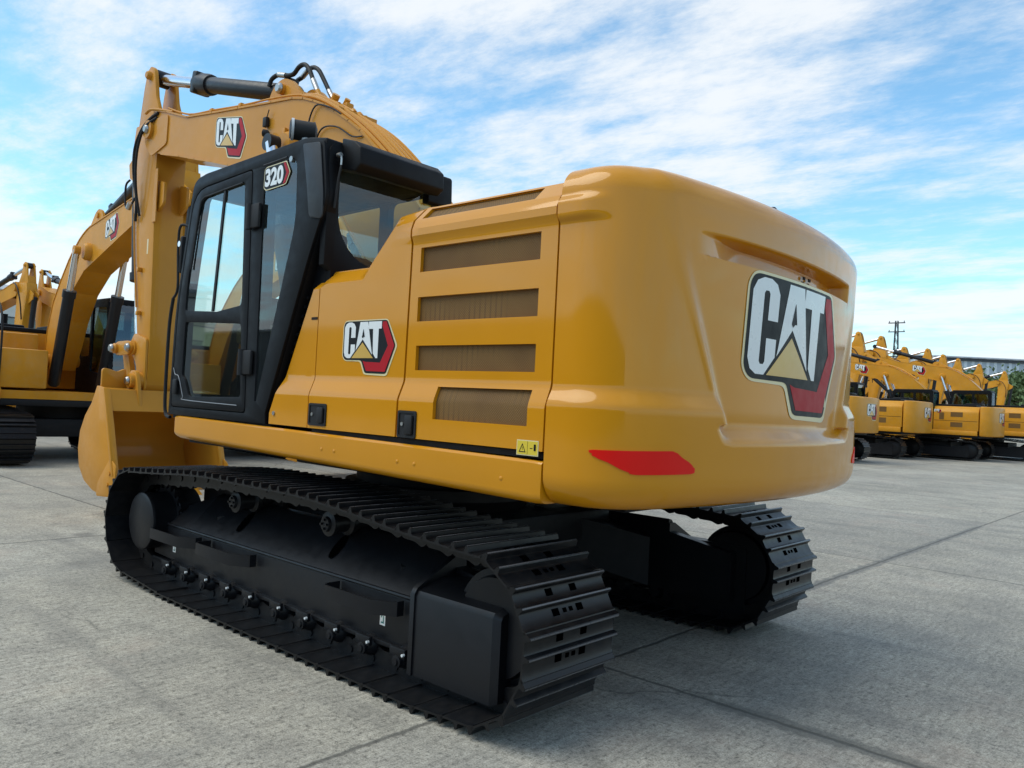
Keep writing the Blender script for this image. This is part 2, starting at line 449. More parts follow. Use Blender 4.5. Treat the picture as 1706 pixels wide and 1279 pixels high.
    mb.box(4.70, 4.785, sw, sw+.012, 3.3, 3.9, 0)
    mb.lathe((4.79, -.27, 1.50), (4.79, .27, 1.50), [(0, .10), (1, .10)])
    mb.lathe((5.02, -.22, 1.88), (5.02, .22, 1.88), [(0, .085), (1, .085)])
    if det:
        mb.prismy(rnd([(4.70, 1.98), (5.02, 2.05), (5.16, 1.88), (4.95, 1.72), (4.80, 1.36), (4.68, 1.40)], .05), sw+.002, sw+.03, .005)
        for z in (2.25, 2.75):
            mb.box(4.93+(z-2.2)*.09, 4.98+(z-2.2)*.09, sw, sw+.05, z, z+.05, .008)
        for s in (-1, 1):
            mb.prismy(rnd([(4.78, 3.78), (4.60, 3.74), (4.60, 3.50), (4.76, 3.42)], .04), s*.13-.015, s*.13+.015)
    stick = mb.build('stick', root)
    # bucket cylinder on the front of the stick
    a = Vector((5.62, 0, 4.05)); b = Vector((5.36, 0, 1.87)); d = b-a
    m3 = MB().use('black'); m3.lathe(a, a+d*.62, [(0, .06), (.02, .085), (.93, .085), (.93, .105), (1, .105)])
    cy = m3.build('bucket_cylinder', root)
    m4 = MB().use('chrome'); m4.cyl(a+d*.62, b, .05); m4.build('cylinder_rod', cy)
    m5 = MB().use(yel)
    m5.prismy([(5.40, 4.3), (5.70, 4.12), (5.66, 3.95), (5.36, 3.80)], -.10, -.07); m5.prismy([(5.40, 4.3), (5.70, 4.12), (5.66, 3.95), (5.36, 3.80)], .07, .10)
    brk = m5.build('cylinder_bracket', root)
    mb = MB().use(yel)
    for s in (-1, 1):
        y = s*.235
        mb.prismy(rnd([(5.03, 1.96), (4.94, 1.88), (5.03, 1.80), (5.36, 1.79), (5.45, 1.87), (5.36, 1.95)], .05), y-.02, y+.02, .004)
        mb.prismy(rnd([(5.38, 1.93), (5.30, 1.86), (5.10, 1.42), (5.20, 1.36), (5.28, 1.42), (5.45, 1.86)], .05), s*.12-.03, s*.12+.03, .004)
    mb.lathe((5.36, -.30, 1.87), (5.36, .30, 1.87), [(0, .04), (.03, .06), (.97, .06), (1, .04)], 16)
    mb.lathe((5.20, -.28, 1.42), (5.20, .28, 1.42), [(0, .06), (1, .06)], 16)
    link = mb.build('bucket_link', root)
    # ---- bucket
    bh = .60
    mb = MB().use(yel)
    out = BKT; inn = [(4.86, 1.38), (4.97, 1.20), (5.13, 1.06), (5.25, .90), (5.28, .72), (5.22, .55), (5.07, .43), (4.84, .35), (4.60, .32), (4.43, .335)]
    mb.prismy(out+inn[::-1], -bh+.01, bh-.01)
    side = [(4.68, 1.41), (4.90, 1.43)]+[(x+.012, z-.006) for x, z in out[1:]]+[(4.34, .36), (4.29, .50), (4.38, .74), (4.50, 1.02), (4.60, 1.26)]
    for s in (-1, 1):
        mb.prismy(side, s*(bh-.022), s*(bh+.012), .006)
        mb.prismy([(4.66, 1.41), (4.70, 1.41), (4.54, 1.02), (4.34, .50), (4.29, .50), (4.49, 1.02)], s*bh-.035, s*bh+.035, .006)   # rim
        mb.prismy(rnd([(4.24, .60), (4.40, .68), (4.70, .40), (4.72, .25), (4.40, .27), (4.26, .42)], .04), s*(bh+.0125), s*(bh+.026), .004)  # side cutter
        for zz, xx in ((.52, 4.38), (.40, 4.42)):
            mb.cyl((xx, s*(bh+.02), zz), (xx, s*(bh+.04), zz), .022, n=6)
    mb.prismy([(4.66, 1.40), (4.90, 1.42), (4.90, 1.385), (4.69, 1.365), (4.60, 1.16), (4.57, 1.17)], -bh+.02, bh-.02)     # torque plate
    for s in (-1, 1):                                       # ears round the stick
        mb.prismy(rnd([(4.66, 1.22), (4.58, 1.18), (4.66, 1.50), (4.72, 1.62), (4.86, 1.62), (4.94, 1.48), (5.10, 1.46), (5.22, 1.50), (5.28, 1.40), (5.16, 1.14), (4.98, 1.26), (4.88, 1.40)], .05), s*.265-.02, s*.265+.02, .005)
        mb.lathe((4.79, s*.285, 1.50), (4.79, s*.33, 1.50), [(0, .085), (1, .08)], 18)
    mb.prismx(rnd([(.58, 1.40), (.58, 1.63), (.50, 1.62), (.42, 1.59), (.33, 1.64), (.30, 1.40)], [0, .04, .04, .04, .04, 0]), 4.86, 4.90, .006)
    for k in range(5):
        y = -bh+.08+k*(2*bh-.16)/4
        mb.prismy([(4.45, .36), (4.45, .26), (4.33, .25), (4.20, .27), (4.32, .33)], y-.055, y+.055, .006)
    bk = mb.build('bucket', root)
    if det:
        for p in ((4.79, .335, 1.50), (5.36, .305, 1.87), (5.02, .262, 1.88), (4.80, .292, 4.33), (2.20, .205, 4.225)):
            MB().use('steel').lathe(p, (p[0], p[1]+.03, p[2]), [(0, .05), (.3, .05), (1, .035)], 12).build('pivot_pin', boom if p[2] > 4 else stick)
    if rot:
        piv = Matrix.Translation((4.80, 0, 4.33)) @ Matrix.Rotation(rot, 4, 'Y') @ Matrix.Translation((-4.80, 0, -4.33))
        for o in (stick, cy, brk, link, bk): o.matrix_local = piv
    return boom, stick, bk

# ------------------------------------------------------------------ crawler track
TX = 1.77
WH = {1: (1.755, .447, .372), -1: (-1.785, .425, .372)}       # front and rear wheel: x, z, radius of the belt
def track_path(n):
    """n points (x, z, angle) evenly along the belt"""
    P = []
    fx, fz, fr = WH[1]; rx, rz, rr = WH[-1]
    topk = [(fx, fz+fr), (1.31, .848), (.94, .878), (.60, .895), (.16, .893), (-.45, .897), (-.9, .868), (-1.35, .825), (rx, rz+rr)]
    for (a, b) in zip(topk, topk[1:]):
        for k in range(8): t = k/8; P.append((a[0]+(b[0]-a[0])*t, a[1]+(b[1]-a[1])*t))
    for _ in range(6):
        P = [P[0]]+[(.25*a[0]+.5*b[0]+.25*c[0], .25*a[1]+.5*b[1]+.25*c[1]) for a, b, c in zip(P, P[1:], P[2:])]+[P[-1]]
    for i in range(0, 40): t = math.pi/2+math.pi*i/40; P.append((rx+rr*math.cos(t), rz+rr*math.sin(t)))
    botk = [(rx, rz-rr), (-1.45, .032), (1.1, .032), (fx, fz-fr)]
    for (a, b) in zip(botk, botk[1:]):
        for k in range(12): t = k/12; P.append((a[0]+(b[0]-a[0])*t, a[1]+(b[1]-a[1])*t))
    for i in range(0, 40): t = -math.pi/2+math.pi*i/40; P.append((fx+fr*math.cos(t), fz+fr*math.sin(t)))
    P.append(P[0])
    L = [0]
    for a, b in zip(P, P[1:]): L.append(L[-1]+math.dist(a, b))
    tot = L[-1]; out = []; j = 0
    for i in range(n):
        s = tot*(i+.5)/n
        while L[j+1] < s: j += 1
        t = (s-L[j])/(L[j+1]-L[j]); a, b = P[j], P[j+1]
        out.append((a[0]+(b[0]-a[0])*t, a[1]+(b[1]-a[1])*t, math.atan2(b[1]-a[1], b[0]-a[0])))
    return out, tot/n

def shoe_mesh(p):
    """one shoe; local x along travel, local z inward; grousers point to -z... (outer side)"""
    w = .32; h = p/2
    sec = [(-h-.010, -.004), (-h+.002, -.030), (-h+.006, -.0325), (-h+.013, -.0325), (-h+.017, -.030), (-h+.024, -.007), (-h+.032, -.003), (-.020, -.003), (-.012, -.007), (-.006, -.030), (-.003, -.0325), (.005, -.0325), (.008, -.030), (.014, -.007), (.022, -.003),
           (h-.020, -.003), (h-.004, -.012), (h+.004, -.010), (h+.002, -.001), (h-.014, .006), (-h+.02, .006), (-h-.008, .012), (-h-.014, .004)]
    mb = MB().use('track')
    mb.plate([sec], lambda u, v, t: (u, t, v), -w, w)
    for s in (-1, 1):                                    # link pair
        mb.prismy(rnd([(-h-.01, .006), (-h-.035, .06), (-h, .105), (.0, .10), (h*.6, .118), (h+.02, .07), (h, .006)], .02), s*.085-.018, s*.085+.018)
    mb.cyl((-h, -.11, .045), (-h, .11, .045), .022, n=10)
    mb.use('grouser_edge')                               # rubbed tips of the grousers
    for k in (-h+.0095, .001): mb.box(k-.0035, k+.0035, -w+.004, w-.004, -.0332, -.0322)
    mb.use('void')                                       # bolt pockets and mud slots in the middle of the shoe
    for k in (-.050, .040):
        for q in (-.085, .085): mb.box(k-.016, k+.016, q-.022, q+.022, -.0050, -.0028)
    for q in (-.022, .022): mb.box(.030, .050, q-.012, q+.012, -.0050, -.0028)
    return mb

def make_track(root, s):
    yc = s*1.207
    mb = MB().use('frame')
    def Y(v): return s*v
    # frame box: vertical outer face, broad sloping top, tapered at the front
    def quad_solid(A, B):                                 # two matching outlines (lists of 3D points)
        n = len(A); mb.add([(p[0], Y(p[1]), p[2]) for p in A+B], [tuple(range(n)), tuple(range(n, 2*n))]+[(i, (i+1) % n, n+(i+1) % n, n+i) for i in range(n)])
    secr = [(1.04, .18), (1.295, .18), (1.305, .19), (1.305, .425), (1.300, .440), (1.288, .452), (1.08, .680), (1.04, .69)]
    secf = [(1.04, .20), (1.295, .20), (1.305, .21), (1.305, .435), (1.300, .450), (1.288, .462), (1.24, .49), (1.04, .50)]
    quad_solid([(-1.30, a, b) for a, b in secr], [(1.24, a, b) for a, b in secr])
    quad_solid([(1.24, a, b) for a, b in secr], [(1.74, a, b) for a, b in secf])
    mb.tube([(1.74, Y(1.30), .447), (1.22, Y(1.302), .443), (-1.29, Y(1.302), .443)], .012)
    mb.plate([[(Y(1.28), .165), (Y(1.33), .165), (Y(1.33), .19), (Y(1.28), .19)]], lambda u, v, t: (t, u, v), -1.29, 1.72, .005)
    mb.box(.45, 1.55, *sorted((Y(1.00), Y(1.035))), .50, .775)
    # guard round the rear idler
    o1 = [(1.10, .10), (1.375, .10), (1.375, .49), (1.360, .515), (1.20, .565), (1.10, .565)]
    o2 = [(1.10, .11), (1.355, .11), (1.355, .48), (1.340, .505), (1.20, .545), (1.10, .545)]
    quad_solid([(-1.31, a, b) for a, b in o1], [(-1.84, a, b) for a, b in o1])
    quad_solid([(-1.84, a, b) for a, b in o1], [(-1.875, a, b) for a, b in o2])
    quad_solid([(-1.285, a, b) for a, b in [(1.03, .10), (1.385, .10), (1.385, .50), (1.365, .53), (1.10, .66), (1.03, .66)]], [(-1.315, a, b) for a, b in [(1.03, .10), (1.385, .10), (1.385, .50), (1.365, .53), (1.10, .66), (1.03, .66)]])
    quad_solid([(-1.31, a, b) for a, b in [(1.03, .16), (1.10, .16), (1.10, .60), (1.03, .60)]], [(-1.80, a, b) for a, b in [(1.03, .2), (1.10, .2), (1.10, .52), (1.03, .52)]])
    mb.use('void')
    for x in (.66, -.40):                                 # oblong slots in the sloping face
        c = Vector((x, Y(1.180), .571)); ex = Vector((.040, 0, 0)); ey = Vector((.0, Y(-.032), .032)); nn = Vector((0, Y(.74), .67))*.005
        ring = [c+ex*math.cos(t)*(1 if abs(math.cos(t)) < .9 else .95)+ey*2*math.sin(t)+nn for t in [2*math.pi*k/20 for k in range(20)]]
        mb.add(ring, [tuple(range(20))])
    fr = mb.build('track_frame', root)
    # final drive at the front: sprocket with a big drum
    wx, wz, wr = WH[1]
    mb = MB().use('frame')
    n = 21; pts = []
    for i in range(n):
        for f, r in ((-.3, .235), (-.12, .28), (.12, .28), (.3, .235)):
            a = 2*math.pi*(i+f)/n; pts.append((wx+r*math.cos(a), wz+r*math.sin(a)))
    mb.prismy(pts, yc-.03, yc+.03)
    mb.lathe((wx, yc-.16*s, wz), (wx, Y(1.425), wz), [(0, .24), (.45, .24), (.5, .215), (.90, .205), (.93, .212), (.97, .210), (1, .185)], 48)
    mb.build('sprocket', fr)
    wx, wz, wr = WH[-1]
    mb = MB().use('frame'); y0 = yc-s*.10; y1 = yc+s*.10
    mb.lathe((wx, y0, wz), (wx, y1, wz), [(0, .16), (.02, .23), (.18, .24), (.2, .272), (.35, .276), (.37, .255), (.63, .255), (.65, .276), (.80, .272), (.82, .24), (.98, .23), (1, .16)], 48)
    mb.build('idler_wheel', fr)
    # rollers
    def roller(x, z, r, nm):
        mb = MB().use('frame')
        mb.lathe((x, yc-.15, z), (x, yc+.15, z), [(0, .03), (0, r*.7), (.1, r), (.2, r*1.15), (.28, r*1.15), (.3, r), (.7, r), (.72, r*1.15), (.8, r*1.15), (.9, r), (1, r*.7), (1, .03)], 20)
        mb.box(x-.06, x+.06, yc+s*.155-.012, yc+s*.155+.012, z+.01, z+.06, .006)
        mb.lathe((x, yc+s*.15, z-.01), (x, yc+s*.19, z-.01), [(0, .034), (.5, .032), (.55, .02), (.75, .018)], 14)
        mb.use('white')
        mb.cyl((x-.055, yc+s*.165, z+.035), (x-.055, yc+s*.180, z+.035), .008, n=6)
        mb.build(nm, fr)
    for k in range(10): roller(-1.17+k*.285+(.02 if k > 4 else -.02), .145, .055, 'track_roller')
    for x in (.64, -.42):
        mb = MB().use('frame'); z = .715
        mb.lathe((x, yc-s*.16, z), (x, yc+s*.10, z), [(0, .03), (0, .06), (.25, .06), (.3, .078), (.4, .078), (.45, .055), (.75, .055), (.78, .072), (.9, .072), (.93, .045), (1, .04)], 20)
        mb.box(x-.03, x+.03, yc-s*.20, yc-s*.1, .58, .73)
        mb.use('frame'); [mb.cyl((x+.026*math.cos(q), yc+s*.10, z+.026*math.sin(q)), (x+.026*math.cos(q), yc+s*.112, z+.026*math.sin(q)), .008, n=6) for q in (0, 1.57, 3.14, 4.71)]
        mb.build('carrier_roller', fr)
    # steps
    for x0, x1 in ((1.00, 1.58), (.28, .88), (-1.16, -.60)):
        mb = MB().use('frame')
        o = 1.435; pts = [(x1, Y(1.315)), (x1, Y(o-.03)), (x1-.03, Y(o)), (x0+.12, Y(o)), (x0, Y(1.36)), (x0, Y(1.315))]
        th = .009
        inner = [(x1-th, Y(1.315)), (x1-th, Y(o-.036)), (x1-.036, Y(o-th)), (x0+.12+.002, Y(o-th)), (x0+th, Y(1.355)), (x0+th, Y(1.315))]
        mb.prismz(pts+inner[::-1], .350, .425)
        mb.build('step_bracket', fr)
    if s > 0:
        for x, z, yy in ((1.42, .300, 1.305), (-.985, .305, 1.305)):
            mb = MB().use('white').box(x-.022, x+.022, yy, yy+.0015, z-.045, z+.045)
            mb.use('shed_green').box(x-.012, x+.012, yy+.001, yy+.002, z-.034, z-.026).box(x-.012, x-.004, yy+.001, yy+.002, z-.03, z+.005).box(x+.004, x+.012, yy+.001, yy+.002, z-.005, z+.03)
            mb.build('safety_sticker', fr)
    else:
        MB().use('whiteplastic').box(-.62, -.56, -1.04, -1.038, .46, .53).build('safety_sticker', fr)
    # shoes
    path, p = track_path(49)
    first = None
    for (x, z, a) in path:
        if first is None:
            first = shoe_mesh(p).build('track_shoe', fr, ang=30); o = first
        else:
            o = first.copy(); COL.objects.link(o); o.parent = fr
        # travel direction (cos a, sin a); inward normal = left of travel
        o.matrix_local = Matrix.Translation((x, yc, z)) @ Matrix(((math.cos(a), 0, -math.sin(a), 0), (0, 1, 0, 0), (math.sin(a), 0, math.cos(a), 0), (0, 0, 0, 1)))
    return fr

# ------------------------------------------------------------------ counterweight
def cw_plan(n=150):
    xr = lambda y: -2.685+.105*y*y
    P = [(-2.116, 1.405)]
    a = Vector((-2.20, 1.405)); e = Vector((xr(1.0), 1.0)); sl = .21*1.0
    c = Vector((e.x+sl*(1.405-1.0), 1.405))
    for k in range(25):
        t = k/24; q = a*(1-t)**2+c*2*t*(1-t)+e*t*t; P.append((q.x, q.y))
    for k in range(1, 31): y = 1.0-k/30; P.append((xr(y), y))
    P = P+[(x, -y) for x, y in P[:-1][::-1]]
    L = [0]
    for p, q in zip(P, P[1:]): L.append(L[-1]+math.dist(p, q))
    out = []; j = 0
    for i in range(n+1):
        s = L[-1]*i/n
        while j < len(L)-2 and L[j+1] < s: j += 1
        t = (s-L[j])/(L[j+1]-L[j]); out.append(Vector((P[j][0]+(P[j+1][0]-P[j][0])*t, P[j][1]+(P[j+1][1]-P[j][1])*t)))
    return out
def cw_inset(x, y, z):
    ay = abs(y); rear = sstep(-2.30, -2.50, -(-x)) if False else sstep(2.35, 2.52, -x)
    ins = 0.0
    if z < 1.17: ins += .13-math.sqrt(max(.13**2-(1.17-z)**2, 0))
    yc = .80+(z-1.6)*.45
    cen = (1-sstep(yc-.05, yc+.035, ay))*rear if z > 1.42 else (1-sstep(yc+.0, yc+.10, ay))*rear             # 1 inside the central panel
    side = sstep(1.465, 1.56, z)*.037
    cent = sstep(1.33, 1.415, z)*.062-.038*sstep(1.50, 2.45, z)
    wr_ = .022+.040*max(z-1.6, 0)/.8
    ridge = (.006+.004*max(min((z-1.55)/.8, 1), 0))*math.exp(-((ay-yc-.5*wr_)/wr_)**2)*rear*sstep(1.50, 1.62, z)*(1-sstep(2.38, 2.50, z))
    ins += side*(1-cen)+cent*cen-ridge
    # flank lip only near the seam
    lipw = 1-sstep(2.24, 2.40, -x)
    lip = (sstep(2.255, 2.29, z)-sstep(2.345, 2.385, z))*.024-sstep(2.40, 2.50, z)*.0
    ins -= lip*lipw
    # rounded top edge
    if z > 2.39: ins += .13-math.sqrt(max(.13**2-(z-2.39)**2, 0))
    # slot
    if -.80 < y < .97:
        e = min(1-sstep(.50, .98, y), sstep(-.80, -.76, y))
        lo = 2.160
        ins += .105*e*(sstep(lo, lo+.006, z)-sstep(2.25, 2.268, z))*rear
    return ins
def cw_point(u, y_or_none=None): pass
PLAN = cw_plan(260)
NORM = []
for i, p in enumerate(PLAN):
    d = (PLAN[min(i+1, len(PLAN)-1)]-PLAN[max(i-1, 0)]).normalized(); n = Vector((d.y, -d.x))
    if n.dot(p-Vector((-1.2, 0))) < 0: n = -n
    NORM.append(n)
def cw_surface(y, z, out=0.0):
    """3D point on the rear face at lateral y"""
    best = min(range(40, len(PLAN)-40), key=lambda i: abs(PLAN[i].y-y))
    p = PLAN[best]; n = NORM[best]; x = -2.685+.105*y*y
    ins = cw_inset(x, y, z)-out
    return (x-n.x*ins*1.0, y-n.y*ins, z)

def make_counterweight(root):
    zs = [1.041, 1.044, 1.05, 1.06, 1.075, 1.095, 1.12, 1.145, 1.17]+[1.17+.012*k for k in range(1, 80) if 1.17+.012*k < 2.155]
    zs += [2.16+.005*k for k in range(0, 23)]+[2.275+.012*k for k in range(10)]+[2.395, 2.405, 2.42, 2.435, 2.45, 2.465, 2.48, 2.493, 2.503, 2.511, 2.516, 2.5195]
    zs = sorted(set(round(z, 4) for z in zs))
    vs = []
    for z in zs:
        for p, n in zip(PLAN, NORM):
            i = cw_inset(p.x, p.y, z); vs.append((p.x-n.x*i, p.y-n.y*i, z))
    W = len(PLAN); fs = []
    for r in range(len(zs)-1):
        for c in range(W-1): fs.append((r*W+c, r*W+c+1, (r+1)*W+c+1, (r+1)*W+c))
    o = len(vs); vs.append((-1.9, 0, zs[-1]+.02)); 
    for c in range(W-1): fs.append(((len(zs)-1)*W+c, (len(zs)-1)*W+c+1, o))
    fs.append((len(zs)*W-1, (len(zs)-1)*W, o))
    fs.append(tuple(range(W))[::-1])
    fs.append(tuple([r*W for r in range(len(zs))]+[r*W+W-1 for r in range(len(zs)-1, -1, -1)]))
    mb = MB().use('yellow').add(vs, fs)
    cw = mb.build('counterweight', root, ang=60)
    badge('maker_badge', cw, lambda u, v, h: cw_surface(.565-1.16*u, 1.478+.665*v, h+.001), strips=16, label='large maker badge in the middle of the counterweight')
    # red reflectors in the rear corners: long rounded shape with a slanted end
    def corner(s, z, out):
        L = 0; prev = PLAN[0]
        for p, n in zip(PLAN, NORM):
            L += (p-prev).length; prev = p
            if L >= s: return p, n
        return PLAN[-1], NORM[-1]
    for sg in (1, -1):
        mb = MB().use('reflector')
        # s = arclength from the seam
        poly = rnd([(.215, 1.295), (.60, 1.302), (.735, 1.225), (.715, 1.205), (.40, 1.200), (.225, 1.275)], .02)
        bm = bmesh.new(); vs_ = [bm.verts.new((a, b, 0)) for a, b in poly]; bm.faces.new(vs_)
        for k in range(1, 20): bmesh.ops.bisect_plane(bm, geom=bm.verts[:]+bm.edges[:]+bm.faces[:], plane_co=(.2+k*.03, 0, 0), plane_no=(1, 0, 0))
        ret = bmesh.ops.extrude_face_region(bm, geom=bm.faces[:])
        up = {g for g in ret['geom'] if isinstance(g, bmesh.types.BMVert)}
        for v in bm.verts:
            p, n = corner(v.co.x, v.co.y, 0); h = .005 if v in up else -.01
            i = cw_inset(p.x, p.y, v.co.y)-h
            v.co = Vector((p.x-n.x*i, sg*(p.y-n.y*i), v.co.y))
        mb.frombm(bm); mb.build('reflector', cw)
    mb = MB().use('cabblack')
    mb.lathe((-2.5, .1, 2.51), (-2.5, .1, 2.555), [(0, .03), (.6, .03), (1, .015)], 12)
    mb.build('camera_housing', cw)
    for k in range(4):
        y = -.18-.055*(k//2)*1.5-.02*(k % 2); z = 2.188+.028*(k % 2)
        x = -2.685+.105*y*y+.1245
        MB().use('shadow').box(x-.006, x-.0005, y-.014, y+.014, z, z+.016).build('vent_plug', cw)
    return cw

# ------------------------------------------------------------------ main excavator
def side(parent, name, poly, y0, y1, key, bev=.004, holes=()):
    return MB().use(key).prismy(poly, y0, y1, bev, holes).build(name, parent)

def make_cab(root):
    YL = 1.385
    YF = 1.408
    mb = MB().use('cabblack')
    outer = rnd([(1.43, 1.265), (1.405, 2.05), (1.235, 2.915), (1.15, 2.955), (-.15, 2.975), (-.355, 2.94), (-.41, 2.60), (-.255, 2.27), (.125, 1.33), (.115, 1.265)], [0, .2, .06, .04, .03, .03, .08, .08, 0, 0])
    h1 = rnd([(1.32, 1.33), (1.305, 2.05), (1.16, 2.84), (.42, 2.85), (.375, 1.33)], [.02, .1, .1, .02, .02])
    h2 = rnd([(.285, 2.88), (-.08, 2.885), (-.10, 2.50), (-.02, 2.23), (.235, 1.40), (.255, 1.40)], [.03, .06, .1, .1, 0, 0])
    mb.prismy(outer, YL-.07, YL, .004, [h1, h2])
    hd = rnd([(1.393, 1.318), (1.373, 2.05), (1.212, 2.868), (.428, 2.898), (.358, 1.318)], [.03, .2, .16, .03, .03])
    mb.prismy(outer, YL+.001, YF, .006, [hd, h2])
    # far side of the cab
    mb.prismy(outer, .42, .47, 0, [rnd([(1.32, 1.75), (1.305, 2.05), (1.16, 2.84), (.30, 2.85), (.30, 1.75)], .05), rnd([(.2, 2.85), (-.25, 2.85), (-.25, 1.9), (.2, 1.9)], .05)])
    # roof and floor
    mb.prismy(rnd([(1.27, 2.845), (1.26, 2.92), (1.13, 2.975), (-.15, 3.0), (-.36, 2.96), (-.36, 2.86), (1.2, 2.845)], [0, .04, .06, .04, .02, 0, 0]), .425, YF-.012, .012)
    mb.box(-.34, 1.42, .43, YL-.01, 1.24, 1.32)
    # rear wall with window
    rw = rnd([(1.33, 1.30), (1.33, 2.19), (YL-.005, 2.22), (YL-.005, 2.935), (.425, 2.945), (.425, 1.30)], [0, 0, 0, .06, .06, 0])
    rh = rnd([(1.30, 2.80), (.52, 2.84), (.50, 2.25), (1.13, 2.25), (1.30, 2.42)], [.03, .04, .05, .12, .14])
    mb.prismx(rw, -.375, -.325, .01, [rh])
    # front posts
    for y0, y1 in ((.425, .50), (YL-.08, YL-.004)):
        mb.prismy([(1.425, 1.27), (1.40, 2.05), (1.23, 2.88), (1.16, 2.88), (1.33, 2.05), (1.35, 1.27)], y0, y1, .008)
    mb.box(1.36, 1.42, .43, YL-.01, 1.30, 1.42)
    # grey outer corner strip of the rear pillar
    mb.use('pillar').prismy(rnd([(-.145, 2.955), (-.330, 2.935), (-.385, 2.62), (-.385, 2.475), (-.25, 2.50), (-.205, 2.72)], [.02, .03, .05, .03, .03, .05]), YF+.001, YF+.010, .004).use('cabblack')
    # lower rear body behind the door, louvered
    mb.prismy([(.36, 1.265), (-.33, 1.265), (-.34, 2.62), (-.22, 2.28), (.14, 1.36)], 1.28, 1.325)
    for k in range(7):
        z = 1.70+k*.055; x = .005-(z-1.70)*.40
        mb.box(x-.055, x+.03, 1.325, 1.345, z, z+.02, .004)
    cab = mb.build('cab', root)
    # windows
    def pane(name, poly, y, key='glass'): return MB().use(key).prismy(poly, y, y+.006).build(name, cab)
    pane('quarter_window', rnd([(.30, 2.89), (-.09, 2.90), (-.12, 2.48), (-.03, 2.2), (.22, 1.36), (.275, 1.36)], .04), YF-.012)
    pane('side_window', [(1.34, 1.70), (1.33, 2.05), (1.18, 2.87), (-.28, 2.87), (-.28, 1.70)], .44)
    MB().use('glass').prismx(rnd([(1.32, 2.82), (.50, 2.86), (.48, 2.22), (1.15, 2.22), (1.32, 2.40)], .05), -.357, -.351).build('rear_window', cab)
    MB().use('glass').prismy([(1.395, 1.42), (1.372, 2.05), (1.20, 2.87), (1.194, 2.87), (1.366, 2.05), (1.389, 1.42)], .50, YL-.08).build('windscreen', cab)
    # visor
    MB().use('visor').prismy([(-.36, 2.985), (-.49, 2.945), (-.545, 2.90), (-.55, 2.80), (-.50, 2.765), (-.36, 2.80)], .63, 1.29, .010).prismy(rnd([(-.34, 2.965), (-.395, 2.945), (-.405, 2.74), (-.34, 2.74)], .02), .42, .629, .006).build('rear_visor', cab)
    # door
    dy = YL+.002
    mb = MB().use('cabblack')
    douter = rnd([(1.385, 1.325), (1.365, 2.05), (1.205, 2.86), (.435, 2.89), (.365, 1.325)], [.03, .2, .16, .03, .03])
    du = rnd([(1.255, 2.01), (1.245, 2.20), (1.115, 2.80), (.52, 2.825), (.475, 2.015), (.80, 1.985)], [.02, .1, .14, .03, .03, 0])
    dl = rnd([(1.24, 1.93), (.47, 1.895), (.425, 1.42), (1.13, 1.40), (1.20, 1.52), (1.25, 1.55)], [.03, .03, .03, .03, .03, .02])
    mb.prismy(douter, dy-.02, dy+.023, .005, [du, dl])
    door = mb.build('cab_door', cab)
    MB().use('glass').prismy(rnd([(1.265, 1.995), (1.255, 2.20), (1.12, 2.815), (.51, 2.84), (.465, 1.995)], .03), dy+.008, dy+.014).build('upper_pane', door)
    MB().use('glass_dark').prismy(rnd([(1.26, 1.94), (.46, 1.905), (.415, 1.41), (1.14, 1.385), (1.26, 1.54)], .03), dy+.006, dy+.012).build('lower_pane', door)
    MB().use('rubber').prismy([(.79, 2.82), (.765, 2.82), (.845, 1.99), (.87, 1.99)], dy+.012, dy+.024).tube([(1.20, dy+.025, 2.30), (1.185, dy+.025, 2.40), (1.12, dy+.025, 2.72), (1.07, dy+.025, 2.79), (.95, dy+.025, 2.802), (.54, dy+.025, 2.822)], .006).build('window_divider', door)
    # grey curved trim line at the foot of the door
    MB().use('steeldark2').tube([(1.375, dy+.025, 1.60), (1.345, dy+.025, 1.555), (1.30, dy+.025, 1.545), (1.265, dy+.025, 1.50), (1.21, dy+.025, 1.40), (1.17, dy+.025, 1.375), (.46, dy+.025, 1.365)], .0035, 6).build('door_trim', door)
    MB().use('rubber').box(1.28, 1.335, dy+.028, dy+.05, 1.41, 1.52, .01).build('door_handle', door)
    for z0 in (2.50, 1.565):
        MB().use('rubber').box(.285, .405, dy+.026, dy+.05, z0, z0+.155, .008).cyl((.40, dy+.045, z0-.005), (.40, dy+.045, z0+.16), .022, n=12).build('door_hinge', cab)
    # model plate 320
    mb = MB()
    f = lambda u, v, h: (.275-.29*u, YF+.001+h, 2.742+.135*v+.0*u)
    mb.use('cream').plate([rnd([(-.03, .05), (-.02, .9), (.05, 1.02), (.84, 1.06), (1.0, .5), (.86, 0), (.76, -.04), (.06, -.1)], .05)], lambda u, v, t: f(u, v, t), 0, .001)
    mb.use('dblack').plate([rnd([(-.01, .06), (0, .9), (.06, .98), (.82, 1.02), (.975, .5), (.84, .03), (.74, 0), (.08, -.05)], .05)], lambda u, v, t: f(u, v, t), .0005, .002)
    mb.use('dred').plate([[(.73, .99), (.81, 1.0), (.96, .5), (.83, .05), (.74, .02), (.86, .5)]], lambda u, v, t: f(u, v, t), .0010, .003)
    text_mesh('320', lambda u, v: f(.03+.72*u, .06+.86*v, .004), mb, 'white', .045)
    mb.build('model_badge', cab)
    # seat, consoles, monitor
    mb = MB().use('seat')
    mb.box(.28, .78, .68, 1.14, 1.66, 1.80, .05); mb.box(.17, .32, .70, 1.12, 1.76, 2.38, .05, Matrix.Rotation(R(-4), 4, 'Y')); mb.box(.20, .30, .79, 1.03, 2.36, 2.56, .04)
    mb.box(.35, .72, .72, 1.10, 1.32, 1.66, .02)
    mb.build('seat', cab)
    mb = MB().use('warmtrim')
    for y in (.60, 1.18):
        mb.box(.30, .85, y-.06, y+.06, 1.78, 1.90, .03)
    mb.use('rubber')
